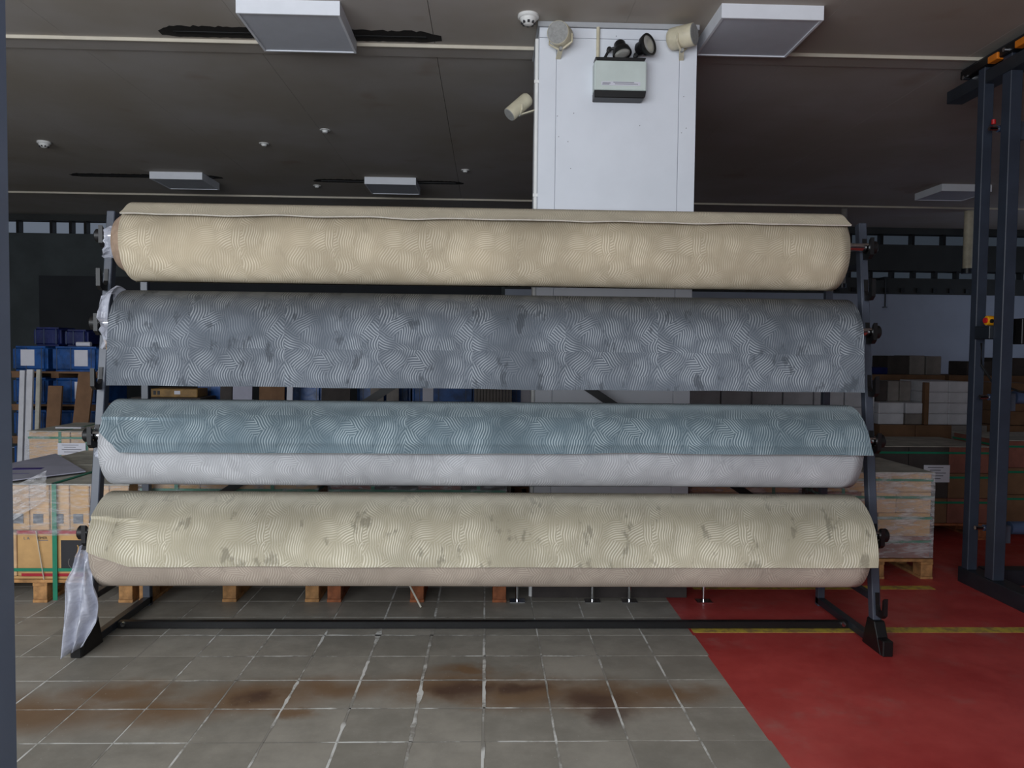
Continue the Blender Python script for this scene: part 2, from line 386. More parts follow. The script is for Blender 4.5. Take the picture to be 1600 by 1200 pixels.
ceiling = struct('ceiling', g_rng(XL, XR, YB, YF, HC+.02, HC+.2), 'band_dark', 'grey panelled ceiling running back into the dark hall')
for i in range(-7, 9):
    for (y0, y1) in ((YB, 0.0), (0.0, 5.43), (5.63, 10.8), (11.0, YF)):
        x0 = max(XL, -.38+1.24*(i-.0)); x1 = min(XR, x0+1.24)
        if x1-x0 < .1: continue
        g_ = .003 if abs(x1+.38) < .01 else .0006
        obj('ceiling_panel', g_rng(x0+.0006, x1-g_, y0+.003, y1-.003, HC, HC+.025), 'ceiling', ceiling, .0008)
for n_, y0 in enumerate((5.43, 10.8)):
    tr = struct('trim_%d' % (n_+1), g_rng(XL, XR, y0+.012, y0+.2, HC-.012, HC+.02), 'ceiling', 'shallow ceiling beam, front edge coloured paler as if lit')
    obj('edge_strip', g_rng(XL, XR, y0, y0+.012, HC-.022, HC+.02), 'ceil_trim', tr)

struct('wall_left', g_rng(XL-.2, XL, YB, YF, 0, HC+.2), 'wall_dark', 'dark side wall on the left')
wr_ = struct('wall_right', join(g_rng(XR, XR+.2, YB, 9.3, 0, HC+.2), g_rng(XR, XR+.2, 11.9, YF, 0, HC+.2),
                                g_rng(XR, XR+.2, 9.3, 11.9, 0, 1.2), g_rng(XR, XR+.2, 9.3, 11.9, 2.8, HC+.2)), 'wall_dark', 'side wall on the right with an added window opening')  # unseen opening, made up to go with the added far wall light
# shop-front wall behind the camera: piers, sill and lintel around big panes
wf = struct('wall_front', join(g_rng(XL, -6.45, YB-.2, YB, 0, HC+.2), g_rng(.95, XR, YB-.2, YB, 0, HC+.2),
                               g_rng(-6.45, .95, YB-.2, YB, 0, 1.14), g_rng(-6.45, .95, YB-.2, YB, 3.55, HC+.2)), 'wall_light', 'glazed shop-front wall')
for k in range(5): obj('mullion', g_rng(-6.45+k*1.85-.03, -6.45+k*1.85+.03, YB-.15, YB-.05, 1.14, 3.55), 'dark_steel', wf)
# back wall: dark on the left, pale on the right, strip windows just under the ceiling
wb = struct('wall_back', g_rng(XL, .27, YF, YF+.2, 0, 3.40), 'wall_dark', 'dark far wall at the left end of the hall')
obj('dark_panel', g_rng(-7.1, .2, YF-.03, YF, 0, 2.73), 'wall_darker', wb)
wb2 = struct('wall_far_right', g_rng(.27, XR, YF, YF+.2, 0, 2.62), 'wall_light', 'pale blue grey far wall on the right')
obj('bulkhead', g_rng(.27, XR, YF-.04, YF+.2, 2.62, 2.88), 'band_dark', wb2)
obj('upper_bulkhead', g_rng(.27, XR, YF-.06, YF+.2, 3.0, 3.42), 'band_dark', wb2)
obj('top_bulkhead', g_rng(XL, XR, YF-.02, YF+.2, 3.60, HC+.02), 'band_dark', wb2)
def strip_window(name, x0, x1, z0, z1, mull, glass, label):
    wn = struct(name, join(g_rng(x0, x1, YF+.10, YF+.14, z0, z0+.012), g_rng(x0, x1, YF+.10, YF+.14, z1-.012, z1)), 'black', label)
    mull = [x0]+sorted(mull)+[x1]
    for p, q in zip(mull[:-1], mull[1:]): obj('pane', g_rng(p+.02, q-.02, YF+.11, YF+.125, z0+.01, z1-.01), glass, wn)
    for p in mull[1:-1]: obj('mullion', g_rng(p-.022, p+.022, YF-.01, YF+.14, z0, z1), 'black', wn)
strip_window('window_1', XL, .27, 3.40, 3.60, [-9, -8.4, -7.92, -7.43, -6.91, -6.61, -6.38]+[-5.9+.52*k for k in range(12)], 'sky_glass', 'high strip window on the left under the ceiling')
strip_window('window_2', .27, XR, 3.42, 3.60, [.7+.52*k for k in range(17)], 'sky_glass_dim', 'high strip window on the right under the ceiling')
strip_window('window_3', .27, XR, 2.88, 3.0, [.5+.36*k for k in range(25)], 'sky_glass_dim', 'lower narrow strip window on the right')
tk = mesh('bracket', g_box(0, 0, 0, .07, .03, .07), 'black')
for k in range(15): link('bracket', tk, wb2, Vector((4.6+.27*k, YF-.05, 2.68))-origin(wb2))

# ------------------------------------------------------------------ pillar
PX0, PX1, PY = .31, 1.32, 5.02
pil = struct('wall_pillar', g_rng(PX0+.012, PX1-.012, PY+.012, 5.62, 0, HC), 'white_wall', 'wide white panelled pillar behind the carpet rack')
for (x0, x1) in ((PX0, .418), (.421, 1.207), (1.21, PX1)):
    obj('panel', g_rng(x0, x1, PY, PY+.013, .08, 3.60), 'white_wall', pil, .001)
    obj('top_panel', g_rng(x0, x1, PY, PY+.013, 3.603, 3.665), 'white_wall', pil, .001)
obj('side_panel', g_rng(PX0, PX0+.013, PY+.016, 5.62, .08, 3.665), 'white_wall', pil, .001)
obj('side_panel', g_rng(PX1-.013, PX1, PY+.016, 5.62, .08, 3.665), 'white_wall', pil, .001)
obj('crown', g_rng(PX0-.012, PX1+.012, PY-.012, 5.63, 3.668, HC), 'trim_grey', pil, .002)
obj('shaded_foot', g_rng(PX0-.004, PX1+.004, PY-.006, 5.63, 0, .08), 'card_dark', pil, .002)  # shade at the pillar's foot, put in as a dark band
scr = mesh('screw_hole', g_cyl((0, 0, 0), (0, .004, 0), .0028, 8), 'ink_grey')
for (x, z) in ((.50, 2.95), (.535, 3.13), (.43, 3.11), (1.24, 3.25), (1.23, 3.02), (.96, 3.06), (.52, 2.78), (.80, 3.62), (1.26, 3.05), (.44, 2.98)):
    link('screw_hole', scr, pil, Vector((x, PY-.002, z))-origin(pil))
cd = thing('conduit', (.297, 5.05, 0), 'thin white cable pipe running down the left side of the pillar', 'pipe')
obj('pipe', g_cyl((.297, 5.05, 0), (.297, 5.05, 3.60), .013, 12), 'plastic_white', cd, smooth=True)
for z in (.8, 1.8, 2.6, 3.32): obj('clip', g_rng(.281, .311, 5.032, 5.068, z, z+.02), 'plastic_white', cd)

# emergency twin spot
em = thing('emergency_light', (.81, PY, 3.20), 'pale grey emergency light box with two black spot heads on the pillar', 'light')
obj('housing', g_rng(.652, .978, PY-.10, PY, 3.245, 3.43), mat('pale_green_enamel', (196, 206, 202), .5, 0, .03), em, .006, segs=2)
obj('top_cover', g_prism([(.655, 3.452), (.975, 3.452), (.965, 3.430), (.667, 3.430)], 'y', PY-.098, PY-.002), 'black', em, .002)
obj('bottom_cover', g_prism([(.652, 3.247), (.978, 3.247), (.972, 3.21), (.962, 3.200), (.652, 3.200)], 'y', PY-.104, PY-.002), 'black', em, .004)
pr = obj('label_strip', g_rng(.695, .94, PY-.1025, PY-.1, 3.276, 3.300), 'paper', em)
for (x0, x1, z) in ((.702, .752, 3.288), (.77, .90, 3.2935), (.78, .925, 3.284), (.70, .745, 3.281)):
    obj('print_line', g_rng(x0, x1, PY-.1035, PY-.1024, z, z+.0035), 'ink_grey', pr)
def spot(parent, base, joint, back, face, r):
    """lamp head: stem from the box, knuckle, bell-shaped body, lens"""
    hd = obj('lamp_head', g_lathe(back, face, [(0, r*.45), (.012, r*.62), (.045, r*.66), (.055, r*.9), (.075, r), (.088, r)], 28), 'black', parent, smooth=True)
    d = (Vector(face)-Vector(back)).normalized()
    q = Vector(back)+d*.0885
    obj('lens', g_lathe(q, q+d*.006, [(0, r*.86), (.003, r*.8), (.006, r*.5)], 28), 'lens', hd, smooth=True)
    obj('rim', g_lathe(q-d*.004, q+d*.006, [(0, r*1.04), (.010, r*1.04), (.010, r*.88), (.004, r*.88)], 28, False), 'black', hd, smooth=True)
    obj('stem', g_tube([base, joint, tuple(Vector(back)+d*.03)], .009, 10), 'black', parent, smooth=True)
    obj('knuckle', g_lathe(Vector(joint)-Vector((0, .016, 0)), Vector(joint)+Vector((0, .016, 0)), [(0, .010), (.004, .016), (.028, .016), (.032, .010)], 16), 'black', parent, smooth=True)
spot(em, (.715, PY-.05, 3.452), (.748, PY-.05, 3.515), (.806, PY-.075, 3.553), (.822, PY-.105, 3.47), .058)
spot(em, (.916, PY-.05, 3.452), (.918, PY-.05, 3.482), (.928, PY-.05, 3.516), (.985, PY-.115, 3.528), .066)
obj('feed_pipe', g_cyl((.682, PY-.012, 3.452), (.682, PY-.012, 3.668), .011, 12), 'cream', em, smooth=True)

def projector(loc, d, r, L, label, br):
    d = Vector(d).normalized(); c0 = Vector(loc); f = c0+d*L/2; k = c0-d*L/2
    th = thing('sound_projector', tuple(c0), label, 'loudspeaker', 'cream sound projectors on the pillar')
    obj('body', g_lathe(k, f, [(0, r*.80), (.012, r*.97), (.03, r), (L-.004, r), (L, r*.97)], 32), 'cream', th, smooth=True)
    obj('grille', g_lathe(f-d*.002, f+d*.004, [(0, r*.95), (.004, r*.94), (.006, r*.86)], 32), 'grille', th, smooth=True)
    b0, b1 = Vector(br[0]), Vector(br[1])
    mid = c0-Vector((0, 0, r*1.25))
    s = d.cross(Vector((0, 0, 1))).normalized()
    bk = obj('bracket', g_tube([c0+s*r*1.04, c0+s*r*1.04-Vector((0, 0, r*.7)), mid+s*.012, mid-s*.012, c0-s*r*1.04-Vector((0, 0, r*.7)), c0-s*r*1.04], .007, 8), 'cream', th)
    obj('arm', g_bar(mid, b0, .03, .008), 'cream', th)
    obj('bolt', g_cyl(mid-Vector((0, .02, 0)), mid+Vector((0, .004, 0)), .011, 10), 'grille', th)
projector((.437, PY-.085, 3.585), (-.30, -.8, -.12), .070, .14, 'cream cylinder loudspeaker at the upper left corner of the pillar front, facing forward', ((.43, PY, 3.47), (0, 0, 0)))
projector((1.20, PY-.085, 3.59), (.80, -.62, .0), .068, .165, 'cream cylinder loudspeaker at the upper right corner of the pillar front, turned right', ((1.22, PY, 3.48), (0, 0, 0)))
projector((.195, 5.33, 3.262), (-.62, -.25, -.62), .048, .19, 'cream cylinder loudspeaker on the left side of the pillar, tilted down', ((.31, 5.33, 3.24), (0, 0, 0)))

# ------------------------------------------------------------------ ceiling things
def detector(x, y, r, label):
    th = thing('smoke_detector', (x, y, HC-.06), label, 'detector', 'smoke detectors')
    obj('base', g_lathe((x, y, HC), (x, y, HC-.03), [(0, r*1.05), (.016, r*1.08), (.022, r*.95)], 28), 'plastic_white', th, smooth=True)
    obj('sensor_head', g_lathe((x, y, HC-.022), (x, y, HC-.065), [(0, r*.86), (.012, r*.80), (.026, r*.66), (.036, r*.45), (.040, r*.2)], 24), 'plastic_white', th, smooth=True)
    for k in range(8):
        an = k*math.pi/4
        obj('vent', g_box(x+math.cos(an)*r*.62, y+math.sin(an)*r*.62, HC-.050, .014, .014, .012), 'ink', th)
detector(.233, 4.93, .062, 'white smoke detector on the ceiling just left of the pillar')
detector(-4.56, 8.2, .062, 'small white smoke detector alone on the dark ceiling, far left')
for k, (x, y) in enumerate(((-1.571, 7.565), (-2.2, 10.1), (-.28, 9.1), (-2.3, 8.1))):
    lab = ('thin ring cover in the ceiling between the near and far light panels', 'tiny white ceiling nozzle beside the far centre light panel',
           'tiny ceiling nozzle close to the dark seam left of the pillar', 'tiny ceiling nozzle above the far left light panel')[k]
    o = obj('ceiling_nozzle', g_lathe((x, y, HC), (x, y, HC-.03), [(0, .05), (.006, .05), (.008, .03), (.028, .022)], 20), 'plastic_white', smooth=True)
    tag(o, lab, 'nozzle', 'small ceiling nozzles')
def lamp(x, y, label):
    th = thing('ceiling_light', (x, y, HC-.08), label, 'light', 'square surface mounted light panels')
    z0, z1 = HC-.085, HC
    obj('frame', join(g_rng(x-.31, x+.31, y-.30, y-.285, z0, z1), g_rng(x-.31, x+.31, y+.285, y+.30, z0, z1),
                      g_rng(x-.31, x-.295, y-.285, y+.285, z0, z1), g_rng(x+.295, x+.31, y-.285, y+.285, z0, z1)), 'lamp_body', th)
    obj('diffuser', g_rng(x-.295, x+.295, y-.285, y+.285, z0+.006, z0+.014), 'lamp_panel', th)
lamp(-1.22, 5.10, 'near square light panel on the ceiling left of the pillar')
lamp(1.69, 5.00, 'near square light panel on the ceiling right of the pillar')
lamp(-3.73, 9.77, 'far square light panel on the ceiling, the leftmost one')
lamp(-1.20, 9.85, 'far square light panel on the ceiling, left of the pillar')
lamp(5.80, 9.66, 'far square light panel on the ceiling, partly behind the tall steel frame')
def slot(x0, x1, y, wd, label):
    th = thing('slot_vent', ((x0+x1)/2, y, HC-.004), label, 'vent', 'sooty ceiling slots')
    rnd = random.Random(int(x0*100)); n = 70; up, dn = [], []
    for k in range(n+1):
        x = x0+(x1-x0)*k/n; e = min(1, k/4, (n-k)/4)
        up.append((x, y+wd*.5*(.65+.35*e)+rnd.uniform(0, .012))); dn.append((x, y-wd*.5*e-rnd.uniform(0, .03)))
    obj('soot', g_prism(up+dn[::-1], 'z', HC-.0015, HC-.0005), 'soot', th)
    obj('blade', g_rng(x0+.1, x1-.1, y-.012, y+.012, HC-.006, HC-.0015), 'black', th)
slot(-2.2, -.33, 5.31, .16, 'black sooty ceiling slot crossing behind the near left light panel')
slot(-5.1, -3.27, 9.72, .16, 'black ceiling slot crossing the far left light panel')
slot(-2.18, -.32, 9.80, .16, 'black ceiling slot crossing the far centre light panel')

# ------------------------------------------------------------------ carpet rack
RX = .02; HX = 2.125
rack = thing('carpet_rack', (RX, 4.45, 0), 'dark steel floor rack carrying four long carpet rolls', 'rack')
def post_y(z): return 4.14+.135*z
HOOKS = (.25, .62, 1.13, 1.44, 1.735, 1.98, 2.215)
AX = {}
for s in (-1, 1):
    X = RX+s*HX
    q0, q1 = Vector((X, post_y(.05), .05)), Vector((X, post_y(2.36), 2.36))
    po = obj('front_post', g_bar(q0, q1, .045, .055), 'steel', rack, .004)
    for z in HOOKS:
        y = post_y(z)-.028
        hk = obj('hook', g_prism([(y+.06, z+.05), (y-.0, z+.055), (y-.004, z-.010), (y-.022, z-.034), (y-.05, z-.036), (y-.072, z-.018), (y-.074, z+.035),
                                  (y-.092, z+.05), (y-.092, z-.045), (y-.066, z-.066), (y-.01, z-.066), (y+.06, z-.06)], 'x', X-s*.008, X+s*.014), 'black', po)
        obj('bolt', g_cyl((X+s*.022, y+.03, z+.03), (X+s*.030, y+.03, z+.03), .009, 10), 'chrome', po)
    obj('gusset', g_prism([(post_y(0)-.11, .0), (post_y(0)+.1, .0), (post_y(0)+.05, .16), (post_y(0)-.03, .16)], 'x', X-.030, X+.030), 'black', rack, .004)
    obj('foot', g_rng(X-.028, X+.028, post_y(0)-.13, post_y(0)-.02, 0, .085), 'black', rack, .005)
    obj('base_rail', g_rng(X-.022, X+.022, post_y(0)-.02, 4.88, .012, .055), 'dark_steel', rack, .003)
    obj('side_rail', g_rng(X-.018, X+.018, post_y(.27), 4.86, .25, .285), 'dark_steel', rack, .003)
    obj('top_rail', g_rng(X-.018, X+.018, post_y(2.2), 4.86, 2.10, 2.135), 'dark_steel', rack, .003)
    obj('back_post', g_rng(X-.022, X+.022, 4.84, 4.884, 0, 2.15), 'steel', rack, .003)
    obj('brace', g_bar((X, 4.885, .40), (RX+s*.03, 4.885, 1.76), .012, .05), 'black', rack)
    obj('bolt', g_cyl((X-s*.055, 4.405, .036), (X-s*.055, 4.42, .036), .013, 10), 'chrome', rack)
obj('cross_bar', g_rng(RX-HX+.02, RX+HX-.02, 4.42, 4.46, .008, .048), 'black', rack, .003)
obj('back_bar', g_rng(RX-HX, RX+HX, 4.845, 4.88, 1.70, 1.745), 'dark_steel', rack, .003)

# ------------------------------------------------------------------ carpet rolls
def set_uv(o, uvs):
    me = o.data; l = me.uv_layers.new(name='UVMap')
    for lp in me.loops: l.data[lp.index].uv = uvs[lp.vertex_index]
def roll_body(parent, cy, cz, r, x0, x1, m, seed):
    nx, na = 72, 72; v, uv, f = [], [], []
    for i in range(nx+1):
        x = x0+(x1-x0)*i/nx
        for k in range(na+1):
            an = 2*math.pi*k/na
            rr = r*(1-.018*(k/na)) + .0022*noise.noise(Vector((x*1.3, an*.9, seed)))+.003*noise.noise(Vector((x*.5, 0, seed+9)))
            v.append((x, cy+rr*math.sin(an), cz-rr*math.cos(an)*1.0)); uv.append((x, an*r))
    st = na+1
    for i in range(nx):
        for k in range(na): f.append((i*st+k, (i+1)*st+k, (i+1)*st+k+1, i*st+k+1))
    # stepped end faces: each wound layer stands a little in or out of the next
    for e, x in ((0, x0), (nx, x1)):
        sg = -1 if e == 0 else 1; prev = e*st; layers = 9
        for q in range(1, layers+1):
            rq = r*(1-q*.085); xo = x+sg*(random.uniform(-.006, .006))
            b0 = len(v)
            for k in range(st):
                an = 2*math.pi*k/na; v.append((xo, cy+rq*math.sin(an), cz-rq*math.cos(an))); uv.append((x+rq, an*rq))
            for k in range(na): f.append((prev+k, prev+k+1, b0+k+1, b0+k))
            prev = b0
    po = origin(parent); v = [tuple(Vector(p)-po) for p in v]
    me = bpy.data.meshes.new('roll_body'); me.from_pydata(v, [], f); me.materials.append(M[m])
    bm = bmesh.new(); bm.from_mesh(me); bmesh.ops.recalc_face_normals(bm, faces=bm.faces); bm.to_mesh(me); bm.free()
    o = link('roll_body', me, parent); set_uv(o, uv)
    for p in me.polygons: p.use_smooth = True
    return o
def flap(parent, path, xl, xr, m, disp=None, thick=.010, v0=0., name='loose_flap'):
    """sheet following path [(y,z)...]; xl/xr give the side edges as functions of s in 0..1; disp(x,s)-> outward offset, dz at the hem"""
    # resample path evenly
    P = [Vector((p[0], p[1])) for p in path]; L = [0]
    for p, q in zip(P[:-1], P[1:]): L.append(L[-1]+(q-p).length)
    ns, nx = 64, 150; tot = L[-1]
    def pt(s):
        d = s*tot; k = 0
        while k < len(L)-2 and L[k+1] < d: k += 1
        return P[k].lerp(P[k+1], (d-L[k])/max(1e-6, L[k+1]-L[k]))
    pts = [pt(i/ns) for i in range(ns+1)]
    v, uv, f = [], [], []
    for side in (0, 1):
        for i in range(ns+1):
            s = i/ns; t_ = (pts[min(i+1, ns)]-pts[max(i-1, 0)]).normalized(); nrm = Vector((t_.y, -t_.x))
            pass
            for j in range(nx+1):
                x = xl(s)+(xr(s)-xl(s))*j/nx
                dn, ext = disp(x, s) if disp else (0, 0)
                q = pts[i]+nrm*(dn+(0 if side == 0 else -thick))+t_*ext
                v.append((x, q.x, q.y)); uv.append((x, v0+s*tot))
    st = nx+1; B = (ns+1)*st
    for i in range(ns):
        for j in range(nx):
            k = i*st+j; f.append((k, k+1, k+st+1, k+st)); f.append((B+k, B+k+st, B+k+st+1, B+k+1))
    for j in range(nx): f.append((j, B+j, B+j+1, j+1)); k = ns*st+j; f.append((k, k+1, B+k+1, B+k))
    for i in range(ns): k = i*st; f.append((k, k+st, B+k+st, B+k)); k = i*st+nx; f.append((k, B+k, B+k+st, k+st))
    po = origin(parent); v = [tuple(Vector(p)-po) for p in v]
    me = bpy.data.meshes.new(name); me.from_pydata(v, [], f); me.materials.append(M[m]); me.materials.append(M['hem'])
    h0 = 2*ns*nx
    for j in range(nx): me.polygons[h0+2*j+1].material_index = 1
    bm = bmesh.new(); bm.from_mesh(me); bmesh.ops.recalc_face_normals(bm, faces=bm.faces)
    for e in bm.edges:
        if len(e.link_faces) == 2 and e.calc_face_angle(0) > .9: e.smooth = False
    for fc in bm.faces: fc.smooth = True
    bm.to_mesh(me); bm.free()
    o = link(name, me, parent); set_uv(o, uv); return o
def arc(cy, cz, r, a0, a1, n=40):
    """angle 90 = top, 180 = front (towards the camera)"""
    return [(cy+r*math.cos(R(a0+(a1-a0)*i/n)), cz+r*math.sin(R(a0+(a1-a0)*i/n))) for i in range(n+1)]
def axle(parent, y, z, xl, xr):
    ax = obj('axle_pole', g_cyl((RX-HX-.03, y, z), (RX+HX+.03, y, z), .024, 20), 'chrome', parent, smooth=True)
    for s, x in ((-1, RX-HX-.016), (1, RX+HX+.016)):
        obj('end_cap', g_lathe((x, y, z), (x+s*.04, y, z), [(0, .030), (.004, .037), (.030, .037), (.036, .030)], 20), 'black', ax, smooth=True)
    for s, x in ((-1, xl), (1, xr)):
        obj('core_tube', g_lathe((x-s*.1, y, z), (x+s*.015, y, z), [(0, .05), (.115, .05), (.115, .043), (0, .043)], 24, False), 'core', parent, smooth=True)
def crumple(parent, cx, cy, cz, r0, r1, L, seed, name='plastic_wrap', m='sheet', dx=-1):
    rnd = random.Random(seed); nu, nv = 30, 9; v, f = [], []
    for i in range(nv):
        t_ = i/(nv-1)
        for k in range(nu):
            an = 2*math.pi*k/nu; n1 = noise.noise(Vector((math.cos(an)*1.7, math.sin(an)*1.7, t_*2+seed)))
            rr = (r0*(1-t_)+r1*t_)*(1+.35*n1*(.3+t_)); xx = cx+dx*L*t_*(1+.55*noise.noise(Vector((math.cos(an)*2.2, math.sin(an)*2.2, seed+5))))
            v.append((xx, cy+rr*math.cos(an), cz+rr*math.sin(an)))
    for i in range(nv-1):
        for k in range(nu): f.append((i*nu+k, i*nu+(k+1) % nu, (i+1)*nu+(k+1) % nu, (i+1)*nu+k))
    obj(name, (v, f), m, parent)

def N(x, s): return noise.noise(Vector((x, s, 0)))
# roll 1, top: beige, hem lying high on the front
AY = [post_y(z)-.066 for z in (2.215, 1.735, 1.13, .62)]
cy, cz, r = 4.375, 2.175, .209
r1 = thing('carpet_roll', (RX, cy, cz-r), 'beige patterned velvet carpet roll, topmost on the rack', 'carpet roll', 'carpet rolls on the rack')
roll_body(r1, cy, cz, r, -1.945, 1.955, 'carpet_beige', 1)
def d1(x, s):
    k = max(0, (s-.80)/.20); lift = .004+.020*k*k*(1+.5*N(x*3.1, 1))
    return lift, k*(.012*N(x*4.0, 3)+.010*N(x*1.6, 7))
flap(r1, arc(cy, cz, r+.010, 55, 147), lambda s: -1.938, lambda s: 1.955+.004*s, 'carpet_beige', d1, v0=.3)
axle(r1, AY[0], 2.215, -1.945, 1.955)
obj('inner_layers', g_lathe((-1.93, cy, cz), (-2.02, cy, cz), [(0, .165), (.05, .165), (.085, .14), (.09, .06)], 36), 'backing', r1, smooth=True)
crumple(r1, -1.99, cy-.03, cz+.0, .10, .075, .085, 3.3)
# roll 2: slate grey, sheet hanging straight down over the front
cy, cz, r = 4.315, 1.696, .205
r2 = thing('carpet_roll', (RX, cy, cz-r), 'dark slate grey velvet carpet roll with its sheet hanging straight down, second from top', 'carpet roll', 'carpet rolls on the rack')
roll_body(r2, cy, cz, r, -1.95, 1.985, 'carpet_slate', 2)
pth = arc(cy, cz, r+.010, 60, 180)+[(cy-r-.012, 1.60), (cy-r-.014, 1.50), (cy-r-.012, 1.405)]
def d2(x, s):
    k = max(0, (s-.55)/.45); return .004+.008*k*N(x*2.2, s*2)+.004*N(x*6, s*5)*k, .006*k*N(x*2.0, 5)
flap(r2, pth, lambda s: -1.955-.022*s, lambda s: 1.99+.028*s, 'carpet_slate', d2)
axle(r2, AY[1], 1.735, -1.95, 1.985)
crumple(r2, -1.965, cy-.06, cz+.06, .17, .13, .075, 8.1)
obj('torn_card', g_prism([(-1.98, 1.60), (-2.045, 1.645), (-2.03, 1.585), (-1.99, 1.545), (-1.965, 1.54)], 'y', cy-.10, cy-.097), 'core', r2)
# roll 3: blue grey flap over a silver roll
cy, cz, r = 4.235, 1.088, .222
r3 = thing('carpet_roll', (RX, cy, cz-r), 'silver grey velvet carpet roll with a blue grey flap folded over, third from top', 'carpet roll', 'carpet rolls on the rack')
roll_body(r3, cy, cz, r, -1.985, 1.985, 'carpet_silver', 3)
pth = arc(cy, cz, r+.012, 60, 172)+[(cy-r-.020, 1.10), (cy-r-.026, 1.075)]
def d3(x, s):
    k = max(0, (s-.75)/.25)
    cr_ = .016*math.exp(-((x+1.95)/.30)**2)*(1 if .5 < s < .66 else 0)*((s-.5)/.16)**2
    return .006+.012*k*(1+.6*N(x*1.7, 2))+cr_, k*(.010*N(x*1.9, 4)-.006*math.sin(x*1.1))
flap(r3, pth, lambda s: -1.975 if s < .8 else -1.975+.12*(s-.8)/.2, lambda s: 1.985+.03*s, 'carpet_teal', d3)
axle(r3, AY[2], 1.13, -1.985, 1.985)
crumple(r3, -1.985, cy-.02, cz-.02, .10, .08, .06, 12.4)
# roll 4: cream flap over fawn roll
cy, cz, r = 4.150, .585, .243
r4 = thing('carpet_roll', (RX, cy, cz-r), 'stained cream velvet carpet roll, lowest on the rack', 'carpet roll', 'carpet rolls on the rack')
roll_body(r4, cy, cz, r, -1.985, 1.99, 'carpet_fawn', 4)
pth = arc(cy, cz, r+.010, 60, 197)
def d4(x, s):
    k = max(0, (s-.8)/.2)
    cr_ = .015*math.exp(-((x+1.98)/.22)**2)*(1 if .46 < s < .60+.15*(x+1.95) else 0)*max(0, (s-.46)/.14)**2
    return .004+.004*k*(1+N(x*2.3, 2))+cr_, k*(.005*N(x*2.2, 6))
flap(r4, pth, lambda s: -1.985 if s < .88 else -1.985+.20*((s-.88)/.12), lambda s: 1.99+.03*s, 'carpet_cream', d4)
axle(r4, AY[3], .62, -1.985, 1.99)
crumple(r4, -1.985, cy+.02, cz+.02, .11, .09, .07, 15.2)

# loose plastic sheet hanging from the bottom roll
Lp = [(-2.045, .60), (-2.075, .52), (-2.125, .42), (-2.135, .25), (-2.14, .03)]
Rp = [(-1.99, .56), (-1.985, .44), (-1.955, .33), (-1.95, .22), (-2.02, .10)]
def pl(P, t_):
    q = t_*(len(P)-1); k = min(len(P)-2, int(q)); e = q-k
    return P[k][0]*(1-e)+P[k+1][0]*e, P[k][1]*(1-e)+P[k+1][1]*e
v, f = [], []; nu, nv = 36, 40
for i in range(nv+1):
    t_ = i/nv; xa, za = pl(Lp, t_); xb, zb = pl(Rp, t_)
    for k in range(nu+1):
        q = k/nu
        v.append((xa+(xb-xa)*q, 3.945-.01*t_+.026*math.sin(q*15+2.2*t_+1.5*N(q*3, t_*3))*(.35+t_)+.02*N(q*5, t_*4), za+(zb-za)*q+.012*N(q*6, t_*9)))
for i in range(nv):
    for k in range(nu): p0 = i*(nu+1)+k; f.append((p0, p0+1, p0+nu+2, p0+nu+1))
ps = obj('plastic_sheet', (v, f), 'sheet', smooth=True)
tag(ps, 'crumpled clear plastic sheet hanging from the left end of the lowest roll', 'plastic sheet')
so = ps.modifiers.new('thickness', 'SOLIDIFY'); so.thickness = .001

# ------------------------------------------------------------------ pallets and carton loads
def pallet(x0, x1, y0, y1, label, h=.145, m='wood', nb=5, z0=0.):
    th = thing('wooden_pallet', ((x0+x1)/2, (y0+y1)/2, z0), label, 'pallet', 'wooden pallets')
    w_ = x1-x0; d_ = y1-y0; bt = .02
    for i in range(nb):
        y = y0+.05+(d_-.10)*i/(nb-1); obj('deck_board', g_box((x0+x1)/2, y, z0+h-bt/2, w_, .095, bt), m, th, .002)
    bl = mesh('block', g_box(0, 0, 0, .085, .11, h-3*bt), m, .003)
    for x in (x0+.045, (x0+x1)/2, x1-.045):
        obj('bearer', g_rng(x-.045, x+.045, y0, y1, z0+h-2*bt, z0+h-bt), m, th, .002)
        obj('bottom_board', g_rng(x-.045, x+.045, y0, y1, z0, z0+bt), m, th, .002)
        for y in (y0+.057, (y0+y1)/2, y1-.057): link('block', bl, th, Vector((x, y, z0+bt+(h-3*bt)/2))-origin(th))
    return th
